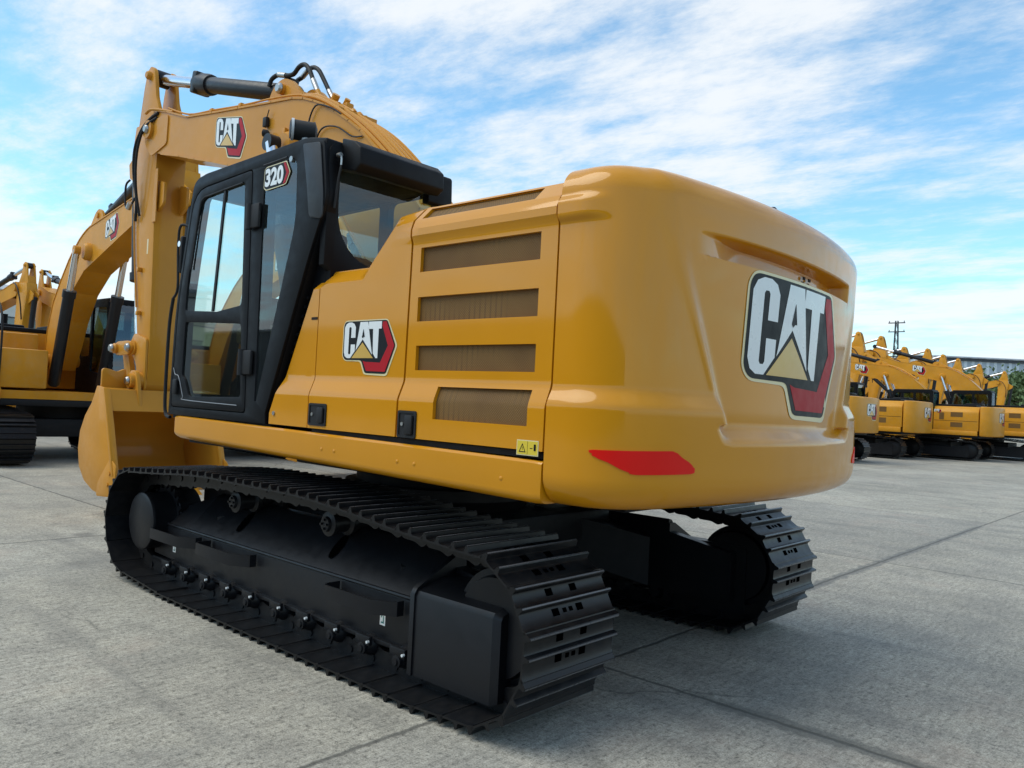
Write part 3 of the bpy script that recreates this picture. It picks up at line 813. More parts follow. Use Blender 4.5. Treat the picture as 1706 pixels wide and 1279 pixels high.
    for y in (.60, 1.18): mb.cyl((.80, y, 1.88), (.83, y, 2.05), .016); mb.lathe((.83, y, 2.03), (.84, y, 2.13), [(0, .02), (.5, .03), (1, .022)], 12)
    mb.build('control_console', cab)
    mb = MB().use('rubber'); mb.box(1.16, 1.20, .56, .82, 1.98, 2.18, .012); mb.cyl((1.18, .6, 1.5), (1.18, .6, 2.0), .018)
    for y in (.78, 1.0): mb.tube([(1.30, y, 1.32), (1.22, y, 1.5), (1.16, y, 1.72)], .01)
    mb.box(-.30, -.18, .46, 1.32, 1.32, 2.05, .03)
    mb.build('monitor', cab)
    # small roof and side fittings
    mb = MB().use('steel')
    mb.cyl((-.02, YL-.02, 2.885), (-.02, YL+.03, 2.885), .018, n=12); mb.cyl((-.40, 1.34, 2.86), (-.43, 1.34, 2.86), .014, n=10); mb.tube([(-.42, 1.34, 2.86), (-.43, 1.335, 2.84), (-.43, 1.335, 2.80)], .007)
    mb.build('lamp_bracket', cab)
    MB().use('rubber').tube([(-.43, 1.335, 2.80), (-.42, 1.345, 2.70), (-.405, 1.35, 2.55)], .007).tube([(.03, YL+.02, 2.905), (.18, YL+.02, 2.90), (.30, YL+.02, 2.897)], .008).build('cable', cab)
    # disc lamp on a pale stub on the roof
    mb = MB().use('whiteplastic'); mb.cyl((.16, 1.20, 2.96), (.16, 1.20, 3.10), .030); mb.lathe((.222, 1.276, 3.155), (.214, 1.262, 3.155), [(0, .070), (1, .070)], 30)
    mb.use('rubber'); mb.lathe((.226, 1.284, 3.155), (.15, 1.13, 3.155), [(0, .02), (.01, .058), (.1, .064), (.8, .064), (.9, .068), (1, .03)], 30)
    mb.build('roof_camera', cab)
    mb = MB().use('rubber')
    mb.cyl((1.22, .62, 2.94), (1.22, .62, 3.02), .02, n=10); mb.lathe((1.35, .55, 2.86), (1.42, .55, 2.86), [(0, .05), (.3, .075), (1, .07)], 20)
    mb.build('front_work_lamp', cab)
    # mirror and handrail in front of the cab
    mb = MB().use('rubber')
    mb.tube([(1.56, 1.36, 2.12), (1.60, 1.36, 1.90), (1.60, 1.36, 1.40), (1.57, 1.36, 1.26), (1.50, 1.36, 1.24)], .013)
    mb.tube([(1.40, 1.30, 2.62), (1.50, 1.36, 2.66), (1.53, 1.36, 2.50), (1.50, 1.36, 2.2), (1.56, 1.36, 2.12)], .010)
    mb.build('handrail', cab)
    mb = MB().use('rubber'); mb.box(1.46, 1.50, 1.27, 1.37, 2.30, 2.58, .02); mb.use('chrome').cyl((1.50, 1.37, 2.52), (1.50, 1.30, 2.52), .022, n=12)
    mb.build('mirror', cab)
    return cab

def make_main():
    root = empty('excavator')
    tag(root, 'large yellow excavator with black cab filling the foreground, big badge on its counterweight', 'excavator')
    make_track(root, 1); make_track(root, -1)
    # undercarriage centre
    mb = MB().use('belly')
    mb.box(-.85, .85, -.95, .95, .50, .72, .03)
    for sx in (-1, 1):
        for sy in (-1, 1):
            a = Vector((sx*.45, sy*.55, 0)); b = Vector((sx*1.12, sy*1.05, 0)); d = (b-a).normalized(); n = Vector((-d.y, d.x, 0))*.20
            mb.add([a+n+Vector((0, 0, .44)), a-n+Vector((0, 0, .44)), b-n+Vector((0, 0, .22)), b+n+Vector((0, 0, .22)), a+n+Vector((0, 0, .74)), a-n+Vector((0, 0, .74)), b-n+Vector((0, 0, .56)), b+n+Vector((0, 0, .56))],
                   [(0, 3, 2, 1), (4, 5, 6, 7), (0, 1, 5, 4), (1, 2, 6, 5), (2, 3, 7, 6), (3, 0, 4, 7)])
    mb.lathe((0, 0, .70), (0, 0, .99), [(0, .60), (.3, .66), (.35, .70), (.6, .70), (.62, .62), (1, .62)], 40)
    mb.build('undercarriage', root)
    # deck
    mb = MB().use('belly')
    mb.box(-2.10, 1.30, -1.30, 1.30, 1.07, 1.10); mb.box(-2.08, .85, -.70, .70, .95, 1.075, .02); mb.box(-2.1, -1.2, -1.25, 1.25, 1.045, 1.075, .005)
    mb.box(-2.08, -.42, -1.25, 1.30, 1.10, 1.26)
    mb.box(-.4, 1.32, -1.3, .38, 1.10, 1.25)
    mb.box(-.4, 1.30, .35, 1.33, 1.09, 1.235)
    mb.box(-2.09, .1, 1.30, 1.375, 1.235, 1.262)
    mb.build('platform', root)
    # left sill, slightly tapered, with rounded lower edge
    mb = MB().use('yellow')
    xs = [1.335, 1.30, -2.06, -2.104]
    secs = []
    for i, x in enumerate((1.345, 1.325, 1.25, -2.06, -2.108)):
        t = (1.345-x)/3.45; zt = 1.262-.035*t; zb = 1.100-.062*t; ins = .03 if i == 0 else (.008 if i == 1 else 0)
        if i == 4: ins = .004
        r = .045; yo = 1.412-ins
        pts = [(1.30, zt-ins*.5), (yo-.012, zt-ins*.5), (yo, zt-.012-ins*.5)]
        for k in range(7): a = math.pi/2*k/6; pts.append((yo-r+r*math.cos(a), zb+ins+r-r*math.sin(a)))
        pts.append((1.30, zb+ins)); secs.append([(x, p[0], p[1]) for p in pts])
    n = len(secs[0]); vs = [p for s in secs for p in s]; fs = []
    for i in range(len(secs)-1):
        for k in range(n): fs.append((i*n+k, i*n+(k+1) % n, (i+1)*n+(k+1) % n, (i+1)*n+k))
    fs += [tuple(range(n)), tuple((len(secs)-1)*n+k for k in range(n))[::-1]]
    mb.add(vs, fs)
    sill = mb.build('side_sill', root, ang=30)
    mb = MB().use('yellow')
    for x in (-.50, -.62, -1.16, -1.29, -1.88): mb.lathe((x, 1.409, 1.115-.062*(1.345-x)/3.45+.075), (x, 1.417, 1.115-.062*(1.345-x)/3.45+.075), [(0, .011), (.6, .010), (1, .004)], 12)
    mb.build('sill_bolt', sill)
    # right-hand sill and boxes (far side)
    MB().use('yellow').box(-2.1, 1.34, -1.41, -1.30, 1.06, 1.25, .02).build('side_sill', root)
    MB().use('yellow').box(-.35, 1.15, -1.39, -.45, 1.26, 1.85, .03).box(-.35, .45, -1.39, -.45, 1.85, 2.25, .03).build('fuel_tank', root)
    # dark inner liner so that gaps read dark
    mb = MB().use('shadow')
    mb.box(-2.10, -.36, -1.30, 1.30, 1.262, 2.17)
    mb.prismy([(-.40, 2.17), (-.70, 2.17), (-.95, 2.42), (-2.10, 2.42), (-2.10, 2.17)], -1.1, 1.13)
    inner = mb.build('dark_gap_liner', root)
    # triangular yellow front panel
    mb = MB()
    skin_panel(mb, [(-.325, 1.268), (-.325, 2.14), (-.30, 2.155), (.085, 1.335), (.085, 1.268)], thick=.05, off=-.004)
    fp = mb.build('front_panel', root, ang=30)
    MB().use('steel').cyl((.03, 1.40, 1.335), (.03, 1.408, 1.335), .013, n=10).build('panel_bolt', fp)
    MB().use('shadow').box(-.322, -.262, 1.358, 1.3668, 1.90, 1.915).build('latch_slot', fp)
    # doors
    mb = MB()
    V = []
    skin_panel(mb, [(-.338, 1.268)]+[(-.338, 2.155)]+[(-.385, 2.188), (-.70, 2.19), (-.96, 2.45), (-1.135, 2.47), (-1.122, 1.268)], thick=.05)
    d1 = mb.build('access_door', root, ang=24); tag(d1, 'access door with the small maker badge behind the cab')
    mb = MB()
    V = [(-2.01, -1.21, 2.113, 2.238), (-2.01, -1.205, 1.860, 1.985), (-2.01, -1.21, 1.612, 1.737), (-2.01, -1.40, 1.372, 1.532)]
    rv = (-1.95, -1.19, 2.392, 2.458)
    skin_panel(mb, [(-1.136, 1.268), (-1.150, 2.47), (-2.106, 2.47), (-2.106, 1.268)], V+[rv], thick=.05)
    d2 = mb.build('access_door', root, ang=24); tag(d2, 'long access door with four mesh grilles')
    for v in V+[rv]:
        mb = MB().use('grille')
        zz = [v[2]-.01]+[z for z, _ in PROF if v[2] < z < v[3]]+[v[3]+.01]
        vs = []; 
        for z in zz: vs += [(v[0]-.01, flank(-1.9, z)-.020, z), (v[1]+.01, flank(-1.9, z)-.020, z)]
        mb.add(vs, [(2*i, 2*i+1, 2*i+3, 2*i+2) for i in range(len(zz)-1)])
        mb.add([(a, b-.004, c) for a, b, c in vs], [(2*i, 2*i+1, 2*i+3, 2*i+2) for i in range(len(zz)-1)])
        mb.build('vent_grille', d2, ang=20)
    for d, x0, x1 in ((d1, -.52, -.35), (d2, -1.285, -1.145)):
        z0, z1 = (1.285, 1.412) if d is d1 else (1.268, 1.405)
        mb = MB().use('rubber')
        mb.prismy(rnd([(x0, z0), (x0, z1), (x1, z1), (x1, z0)], .012), 1.400, 1.412, .003, [rnd([(x0+.012, z0+.012), (x0+.012, z1-.012), (x1-.012, z1-.012), (x1-.012, z0+.012)], .008)])
        mb.box(x0+.008, x1-.008, 1.4055, 1.4075, z0+.008, z1-.008)
        mb.box(x0+.02, x0+.075, 1.407, 1.424, z0+.018, z1-.022, .006)
        mb.use('steel').cyl((x1-.035, 1.407, (z0+z1)/2), (x1-.035, 1.413, (z0+z1)/2), .010, n=12)
        mb.build('door_handle', d)
    badge('maker_badge', d1, lambda u, v, h: (-.595-.455*u, flank(-.8, 1.7)+h, 1.592+.285*v))
    # warning sticker
    mb = MB().use('cream').box(-2.085, -1.96, 1.4055, 1.4065, 1.245, 1.312)
    mb.use('decalyel').box(-2.081, -1.964, 1.4065, 1.4072, 1.249, 1.308)
    mb.use('dblack')
    def q(x): return -1.968-x
    mb.add([(q(.006), 1.4078, 1.258), (q(.046), 1.4078, 1.258), (q(.026), 1.4078, 1.298), (q(.012), 1.4078, 1.262), (q(.040), 1.4078, 1.262), (q(.026), 1.4078, 1.290)], [(0, 1, 4, 3), (1, 2, 5, 4), (2, 0, 3, 5)])
    mb.box(q(.027), q(.025), 1.4076, 1.408, 1.268, 1.282); mb.box(q(.056), q(.055), 1.4076, 1.408, 1.249, 1.308)
    mb.box(q(.085), q(.070), 1.4076, 1.408, 1.276, 1.279); mb.box(q(.103), q(.093), 1.4076, 1.408, 1.268, 1.296, .002)
    mb.build('warning_sticker', d2)
    # hood top and shoulder covers
    mb = MB().use('yellow')
    prof2 = [(-.385, 2.184), (-.70, 2.186), (-.96, 2.446), (-1.13, 2.464), (-2.10, 2.464), (-2.10, 2.40), (-1.0, 2.40), (-.72, 2.14), (-.385, 2.14)]
    mb.prismy(prof2, -1.15, 1.272, .002)
    mb.prismy([(-.385, 2.184), (-.70, 2.186), (-.955, 2.440), (-.955, 2.40), (-.72, 2.14), (-.385, 2.14)], 1.2725, 1.30)
    mb.plate([[(-1.15, 2.464), (-1.39, 2.36), (-1.37, 2.30), (-1.39, 1.27), (-1.33, 1.27), (-1.15, 2.40)]], lambda u, v, t: (t, u, v), -2.10, -.385)
    mb.build('engine_hood', root)
    make_counterweight(root)
    cab = make_cab(root)
    boom, stick, bk = arm_parts(root, True)
    # pipes and hoses along the boom
    top = [(.12, 2.85), (.50, 3.24), (.89, 3.575), (1.26, 3.81), (1.58, 3.965), (1.80, 4.04)]
    def off(p, o, y): return (p[0]+o*.55, y, p[1]+o*.85)
    for y, o, r, k in ((.205, .045, .017, 6), (.15, .075, .019, 6), (.09, .05, .021, 6), (.03, .07, .021, 5), (-.03, .055, .021, 5), (-.09, .04, .018, 5), (-.15, .025, .016, 6)):
        mb = MB().use('yellow_soft'); mb.tube([off(p, o+.012*math.sin(i*1.7+y*9), y+.012*math.sin(i*1.3+y*20)) for i, p in enumerate(top[:k])], r, 8)
        for p in (top[1], top[3]): mb.tube([off((p[0]-.012, p[1]-.012), o, y), off((p[0]+.012, p[1]+.012), o, y)], r+.009, 8)
        mb.build('boom_pipe', boom)
    for x0, z0 in ((.50, 3.24), (1.26, 3.81)):
        MB().use('yellow_soft').box(-.02, .02, -.18, .22, 0, .035, .004, Matrix.Translation((x0, 0, z0+.01))).build('pipe_clamp', boom)
    mb = MB().use('yellow_soft')
    mb.tube([off((1.58, 3.965), .07, .20), off((1.9, 4.06), .05, .205), (2.3, .215, 4.15), (2.86, .215, 4.205), (3.38, .22, 4.27), (3.93, .22, 4.34), (4.43, .225, 4.51)], .010, 8)
    for x, z in ((2.86, 4.19), (3.44, 4.26)): mb.box(x-.03, x+.03, .195, .235, z, z+.035, .006)
    mb.build('boom_pipe', boom)
    MB().use('yellow_soft').tube([off((1.58, 3.965), .07, -.2), (2.3, -.21, 4.15), (3.38, -.21, 4.27), (4.43, -.21, 4.51)], .012, 8).build('boom_pipe', boom)
    H1 = [(2.57, .10, 4.36), (2.54, .09, 4.43), (2.44, .08, 4.45), (2.33, .07, 4.42), (2.22, .06, 4.41), (2.13, .06, 4.455), (2.04, .06, 4.455), (1.96, .06, 4.39), (1.89, .06, 4.28), (1.81, .06, 4.16)]
    H2 = [(2.50, -.10, 4.40), (2.38, -.08, 4.43), (2.27, -.07, 4.44), (2.17, -.06, 4.475), (2.08, -.06, 4.48), (1.99, -.06, 4.43), (1.90, -.06, 4.32), (1.81, -.06, 4.20), (1.74, -.06, 4.11)]
    for H in (H1, H2):
        mb = MB().use('rubber'); mb.tube(H, .021, 10)
        mb.use('steel'); mb.cyl(H[-2], H[-1], .024, n=12); mb.cyl(H[2], H[3], .025, n=12)
        e = Vector(H[-1]); mb.use('yellow_soft'); mb.tube([e, e+Vector((-.06, 0, -.08)), e+Vector((-.16, 0, -.14)), e+Vector((-.34, 0, -.20))], .026, 10)
        mb.build('hydraulic_hose', boom)
    mb = MB().use('yellow_soft'); mb.box(1.50, 1.58, -.12, -.04, 3.97, 4.03, .012); mb.cyl((1.66, .0, 4.02), (1.60, .0, 4.10), .035, n=12); mb.cyl((1.60, -.08, 4.0), (1.54, -.08, 4.07), .026, n=12); mb.build('valve_block', boom)
    mb = MB().use('rubber')
    mb.tube([(1.60, .245, 3.58), (1.62, .26, 3.74), (1.52, .262, 3.90), (1.30, .262, 3.84), (1.16, .25, 3.76)], .007, 6)
    mb.build('lamp_cable', boom)
    MB().use('rubber').tube([(1.55, .245, 3.52), (1.42, .26, 3.68), (1.2, .262, 3.66), (.98, .262, 3.54), (.86, .25, 3.52)], .007, 6).build('lamp_cable', boom)
    mb = MB().use('rubber')
    mb.box(2.27, 2.33, .245, .285, 3.87, 3.96, .008, Matrix.Identity(4)); mb.tube([(2.28, .27, 3.95), (2.25, .27, 4.02)], .005, 6)
    mb.build('work_lamp', boom)
    mb = MB().use('rubber'); mb.lathe((2.27, .31, 3.80), (2.22, .27, 3.79), [(0, .02), (.1, .034), (.7, .032), (1, .015)], 20)
    mb.use('yellow_soft'); mb.box(1.98, 2.24, .245, .27, 3.69, 3.72, .004, None); mb.box(1.96, 2.00, .245, .275, 3.68, 3.80, .004)
    mb.build('work_lamp', boom)
    # hoses on the stick
    mb = MB().use('rubber')
    mb.tube([(4.62, .25, 4.49), (4.80, .27, 4.44), (4.98, .28, 4.34), (5.12, .28, 4.16), (5.16, .26, 3.9), (5.14, .22, 3.6), (5.18, .2, 3.35)], .017, 8)
    mb.build('hydraulic_hose', stick); mb = MB().use('rubber')
    mb.tube([(4.64, .25, 4.44), (4.82, .30, 4.36), (4.96, .30, 4.22), (5.04, .29, 4.0), (5.07, .26, 3.7), (5.08, .2, 3.4)], .015, 8)
    mb.build('hydraulic_hose', stick); mb = MB().use('rubber')
    mb.tube([(5.18, .22, 3.62), (5.26, .24, 3.52), (5.36, .25, 3.55), (5.38, .25, 3.78), (5.30, .24, 3.84)], .012, 8)
    mb.use('steel').lathe((5.28, .25, 3.50), (5.22, .25, 3.56), [(0, .03), (1, .03)], 12)
    mb.build('hydraulic_hose', stick)
    mb = MB().use('yellow_soft')
    mb.tube([(4.30, .23, 4.44), (4.60, .25, 4.52), (4.80, .26, 4.56), (4.92, .26, 4.54)], .016, 8)
    mb.build('stick_pipe', stick)
    MB().use('yellow_soft').tube([(5.26, .185, 3.45), (5.18, .185, 2.95), (5.05, .185, 2.35)], .010, 8).build('stick_pipe', stick)
    MB().use('cream').box(4.86, 4.89, .170, .1715, 2.95, 3.12).build('warning_sticker', stick)
    return root

main = make_main()

# ------------------------------------------------------------------ plain machines parked behind
def belt_mesh(s):
    mb = MB().use('track'); yc = s*1.207; path, p = track_path(49)
    for i, (x, z, a) in enumerate(path):
        c, sn = math.cos(a), math.sin(a)
        f = lambda u, v, t, x=x, z=z, c=c, sn=sn: (x+u*c-v*sn, t, z+u*sn+v*c)
        mb.plate([[(-p/2, -.035), (-p/2+.02, -.035), (-p/2+.03, 0), (-.01, 0), (-.006, -.028), (.012, -.028), (.018, 0), (p/2-.004, 0), (p/2-.002, .02), (-p/2, .02)]], f, yc-.32, yc+.32)
    return mb
def make_plain(pose=None, big_badge=True):
    root = empty('excavator')
    for s in (-1, 1):
        t = belt_mesh(s).build('crawler_track', root, ang=25)
        mb = MB().use('frame'); yc = s*1.207
        mb.prismy(rnd([(-1.75, .14), (-1.75, .62), (-1.3, .62), (-1.1, .56), (1.45, .56), (1.72, .45), (1.72, .16)], .03), yc-.17, yc+.11)
        mb.lathe((TX, yc-.1, .44), (TX, yc+.1*1, .44), [(0, .31), (.1, .33), (.9, .33), (1, .30)], 26)
        mb.lathe((-TX, yc-.1, .43), (-TX, yc+.1, .43), [(0, .31), (.1, .33), (.9, .33), (1, .30)], 26)
        mb.build('track_frame', t)
    mb = MB().use('belly'); mb.box(-1.0, 1.0, -.95, .95, .42, .74, .03); mb.cyl((0, 0, .7), (0, 0, 1.0), .65, n=30); mb.box(-2.1, 1.3, -1.3, 1.3, .96, 1.08, .02)
    mb.build('undercarriage', root)
    mb = MB().use('yellow_old')
    mb.box(-2.05, 1.36, 1.25, 1.40, 1.06, 1.26, .02); mb.box(-2.05, 1.36, -1.40, -1.25, 1.06, 1.26, .02); mb.box(-2.0, 1.30, -1.27, 1.27, 1.08, 1.22)
    plat = mb.build('platform', root)
    mb = MB().use('yellow_old')
    sec = rnd([(-1.38, 1.26), (-1.38, 2.05), (-1.20, 2.28), (1.20, 2.28), (1.38, 2.05), (1.38, 1.26)], [0, .05, .08, .08, .05, 0])
    mb.prismx(sec, -2.08, -.40, .01)
    body = mb.build('engine_housing', root)
    for sgn in (-1, 1):
        for z0, z1 in ((1.85, 2.12), (1.42, 1.60)):
            m2 = MB().use('grille').box(-1.50, -1.05, sgn*1.379-.006, sgn*1.379+.006, z0-.02, z1-.09 if z0 > 1.8 else z1); m2.build('vent_grille', body)
        MB().use('grille').box(-.80, -.62, sgn*1.379-.006, sgn*1.379+.006, 1.70, 2.0).build('vent_grille', body)
        MB().use('belly').box(-2.05, -.42, sgn*1.381-.003, sgn*1.381+.003, 1.655, 1.668).build('panel_seam', body)
    MB().use('cabblack').box(-1.9, -.45, -1.0, 1.0, 2.27, 2.37, .03).box(-1.85, -1.2, -.9, -.3, 2.36, 2.46, .04).cyl((-1.5, -.6, 2.4), (-1.5, -.6, 2.66), .06).build('hood_cover', body)
    mb = MB().use('yellow_old'); P = [(p.x+(0), p.y*.99) for p in PLAN[::10]]
    mb.prismz(P, 1.05, 2.30, .05)
    cw = mb.build('counterweight', root, ang=45)
    badge('maker_badge', cw, lambda u, v, h: (-2.685+.105*(.5-1.0*u)**2-h-.004, .5-1.0*u, 1.52+.55*v), strips=6)
    badge('maker_badge', body, lambda u, v, h: (-.42-.28*u, 1.381+h, 1.98+.16*v) if True else None)
    # right-hand tank and front box
    mb = MB().use('yellow_old'); mb.box(-.38, .50, -1.38, -.50, 1.26, 2.22, .03); mb.box(.50, 1.32, -1.38, -.55, 1.26, 1.92, .03); tank = mb.build('storage_box', root)
    MB().use('rubber').tube([(1.34, -1.30, 1.3), (1.36, -1.30, 2.35), (.9, -1.30, 2.75), (.3, -1.30, 2.75), (.2, -1.30, 2.25)], .018).build('handrail', tank)
    # cab
    mb = MB().use('cabblack'); outer = rnd([(1.40, 1.25), (1.38, 2.1), (1.22, 2.93), (-.30, 2.95), (-.36, 1.25)], [0, .1, .08, .06, 0])
    h = rnd([(1.30, 1.75), (1.29, 2.1), (1.15, 2.80), (.42, 2.82), (.42, 1.62), (1.2, 1.55)], .05); h2 = rnd([(.33, 2.82), (-.22, 2.82), (-.25, 1.9), (.33, 1.9)], .05)
    for y0, y1 in ((.42, .47), (1.33, 1.38)): mb.prismy(outer, y0, y1, 0, [h, h2])
    mb.prismy([(1.24, 2.86), (1.20, 2.96), (-.30, 2.98), (-.34, 2.86)], .43, 1.37, .01); mb.box(-.34, 1.38, .43, 1.37, 1.2, 1.34); mb.box(-.36, -.30, .43, 1.37, 1.3, 2.1); mb.box(-.36, -.30, .43, .52, 2.1, 2.9); mb.box(-.36, -.30, 1.28, 1.37, 2.1, 2.9)
    for y0, y1 in ((.42, .50), (1.30, 1.38)): mb.prismy([(1.41, 1.27), (1.39, 2.1), (1.23, 2.88), (1.15, 2.88), (1.31, 2.1), (1.33, 1.27)], y0, y1, 0)
    cab = mb.build('cab', root)
    MB().use('glass_far').prismy([(1.385, 1.3), (1.365, 2.1), (1.21, 2.87), (1.20, 2.87), (1.355, 2.1), (1.375, 1.3)], .5, 1.30).build('windscreen', cab)
    for y in (.44, 1.352): MB().use('glass_far').prismy([(1.33, 1.5), (1.32, 2.1), (1.18, 2.85), (-.28, 2.85), (-.3, 1.6)], y, y+.006).build('side_window', cab)
    MB().use('glass_far').box(-.34, -.332, .5, 1.3, 2.05, 2.88).build('rear_window', cab)
    MB().use('seat').box(.25, .75, .68, 1.12, 1.6, 1.78, .04).box(.15, .30, .70, 1.10, 1.7, 2.45, .04).build('seat', cab)
    boom, stick, bk = arm_parts(root, False, 'yellow_old', pose)
    MB().use('rubber').tube([(4.70, -.25, 4.50), (4.98, -.31, 4.42), (5.2, -.33, 4.2), (5.32, -.3, 3.8), (5.28, -.22, 3.3)], .022, 6).build('hydraulic_hose', boom)
    for y in (-.1, .1): MB().use('yellow_old').tube([(.7, y, 3.50), (1.3, y, 3.90), (1.9, y, 4.12)], .03, 6).build('boom_pipe', boom)
    return root

GRP = 'yellow excavators parked in rows behind'
def place(src, kids, used, x, y, deg, sc, label, name=None):
    o = src if not used else copy_tree(src, kids)
    o.location = (x, y, 0); o.rotation_euler = (0, 0, R(deg)); o.scale = (sc, sc, sc*(1+.03*math.sin(x*7+y*3)))
    tag(o, label, 'excavator', GRP)
    return o
plainA = make_plain()
plainB = make_plain(R(42))
kids = kids_map()
facing = [
 (12.5, -1.5, 178, 1.0, 'excavator behind the tall stick at left, its boom badge showing against the sky'),
 (12.3, -4.7, 176, 1.0, 'excavator seen through the door glass of the big cab'),
 (12.2, -8.2, 177, 1.0, 'excavator seen through the rear window of the big cab'),
 (30.5, -3.8, 190, 1.0, 'far excavator at the left edge whose boom rises behind the front storage box'),
 (21.3, -5.5, 0, 1.0, 'far excavator behind the left boom, facing away with its arm reaching right'),
 (16.3, -38.7, 180, 1.2, 'excavator with the tallest raised stick end, just right of the big counterweight'),
 (16.3, -42.3, 180, 1.2, 'excavator whose stick end is second from the big counterweight'),
 (16.6, -47.6, 180, 1.2, 'excavator whose stick end is third from the big counterweight'),
 (16.6, -52.6, 180, 1.2, 'excavator whose stick end is fourth from the big counterweight, before the shed begins'),
 (16.8, -57.2, 180, 1.2, 'excavator whose stick end is fifth from the big counterweight, near the shed'),
 (17.0, -62.2, 180, 1.2, 'excavator whose stick end is sixth from the big counterweight, before the trees'),
 (16.8, -68.0, 180, 1.2, 'excavator whose stick end is seventh from the big counterweight, before the trees'),
 (16.5, -76.0, 180, 1.2, 'farthest excavator of the right back row, its stick against the trees')]
for i, a in enumerate(facing): place(plainA, kids, i > 0, *a)
away = [
 (7.4, -24.3, 0, 1.0, 'excavator right beside the big counterweight, its rear badge facing us'),
 (7.3, -30.7, 0, 1.0, 'second excavator from the left of the far right row, dark hood top'),
 (5.4, -34.3, 0, 1.0, 'third excavator from the left of the far right row'),
 (4.0, -38.2, 0, 1.0, 'fourth excavator of the far right row, partly past the picture edge')]
for i, a in enumerate(away): place(plainB, kids, i > 0, *a)

# ------------------------------------------------------------------ ground
def ground():
    m, nt, b = mat('concrete_yard')
    geo = nt.nodes.new('ShaderNodeNewGeometry').outputs['Position']
    sx = nt.nodes.new('ShaderNodeSeparateXYZ'); nt.links.new(geo, sx.inputs[0])
    X, Y = sx.outputs[0], sx.outputs[1]
    big = noise(nt, geo, .35, 4); mid = noise(nt, geo, 2.6, 6, .65); fine = noise(nt, geo, 38, 6, .75); spk = noise(nt, geo, 130, 3, .7)
    mp = nt.nodes.new('ShaderNodeMapping'); nt.links.new(geo, mp.inputs[0]); mp.inputs['Scale'].default_value = (3.0, .55, 1); mp.inputs['Rotation'].default_value = (0, 0, R(8))
    brush = noise(nt, mp.outputs[0], 9, 6, .75)
    mp2 = nt.nodes.new('ShaderNodeMapping'); nt.links.new(geo, mp2.inputs[0]); mp2.inputs['Scale'].default_value = (6, .8, 1); mp2.inputs['Rotation'].default_value = (0, 0, R(4))
    brush2 = noise(nt, mp2.outputs[0], 16, 4, .7)
    c = ramp(nt, big, [(.3, (.325, .302, .252)), (.7, (.46, .428, .36))])
    c = mixc(nt, .8, c, ramp(nt, mid, [(.3, (.74, .74, .75)), (.5, (.98, .98, .98)), (.72, (1.16, 1.15, 1.12))]), 'MULTIPLY')
    c = mixc(nt, .9, c, ramp(nt, brush, [(.34, (.72,)), (.5, (.98,)), (.66, (1.18,))]), 'MULTIPLY')
    c = mixc(nt, .7, c, ramp(nt, brush2, [(.35, (.8,)), (.65, (1.16,))]), 'MULTIPLY')
    c = mixc(nt, .9, c, ramp(nt, fine, [(.38, (.42,)), (.46, (.90,)), (.58, (1.08,)), (.68, (1.35,))]), 'MULTIPLY')
    c = mixc(nt, .7, c, ramp(nt, spk, [(.38, (.5,)), (.5, (1,)), (.66, (1.35,))]), 'MULTIPLY')
    st = noise(nt, geo, .9, 3, .6)
    c = mixc(nt, maths(nt, 'MULTIPLY', ramp(nt, st, [(.50, (0,)), (.68, (1,))]), .38), c, (.16, .155, .14))
    rust = noise(nt, geo, .7, 5, .7)
    c = mixc(nt, maths(nt, 'MULTIPLY', ramp(nt, rust, [(.54, (0,)), (.72, (1,))]), .42), c, (.36, .27, .21))
    wn = nt.nodes.new('ShaderNodeTexWhiteNoise'); wn.noise_dimensions = '2D'; cbv = nt.nodes.new('ShaderNodeCombineXYZ')
    nt.links.new(maths(nt, 'FLOOR', maths(nt, 'DIVIDE', maths(nt, 'ADD', X, 1.62), 5.35)), cbv.inputs[0]); nt.links.new(maths(nt, 'FLOOR', maths(nt, 'DIVIDE', maths(nt, 'SUBTRACT', Y, .26), 5.06)), cbv.inputs[1])
    nt.links.new(cbv.outputs[0], wn.inputs['Vector'])
    c = mixc(nt, 1.0, c, ramp(nt, wn.outputs['Value'], [(0, (.88, .885, .90)), (1, (1.08, 1.07, 1.04))]), 'MULTIPLY')
    # tyre and crawler scuffs, oil drips
    mp3 = nt.nodes.new('ShaderNodeMapping'); nt.links.new(geo, mp3.inputs[0]); mp3.inputs['Scale'].default_value = (.12, 1.6, 1); mp3.inputs['Rotation'].default_value = (0, 0, R(63))
    scuff = ramp(nt, noise(nt, mp3.outputs[0], 1.3, 6, .65), [(.54, (0,)), (.68, (1,))])
    c = mixc(nt, maths(nt, 'MULTIPLY', scuff, .40), c, (.13, .125, .115))
    vd = nt.nodes.new('ShaderNodeTexVoronoi'); vd.inputs['Scale'].default_value = .75; vd.inputs['Randomness'].default_value = 1; nt.links.new(geo, vd.inputs['Vector'])
    dd = maths(nt, 'ADD', vd.outputs['Distance'], maths(nt, 'MULTIPLY', mid, .22))
    oil = maths(nt, 'MULTIPLY', ramp(nt, dd, [(.15, (1,)), (.20, (0,))]), ramp(nt, big, [(.45, (0,)), (.55, (1,))]))
    c = mixc(nt, maths(nt, 'MULTIPLY', oil, .5), c, (.10, .095, .085))
    # slab joints
    wob = maths(nt, 'MULTIPLY', maths(nt, 'SUBTRACT', noise(nt, geo, 7, 5, .7), .5), .05)
    def joint(coord, origin, pitch, half):
        t = maths(nt, 'DIVIDE', maths(nt, 'SUBTRACT', maths(nt, 'ADD', coord, wob), origin), pitch)
        d = maths(nt, 'MULTIPLY', maths(nt, 'ABSOLUTE', maths(nt, 'SUBTRACT', t, maths(nt, 'ROUND', t))), pitch)
        j = nt.nodes.new('ShaderNodeMapRange'); j.inputs['From Min'].default_value = half; j.inputs['From Max'].default_value = half*.35
        nt.links.new(d, j.inputs['Value']); return j.outputs[0]
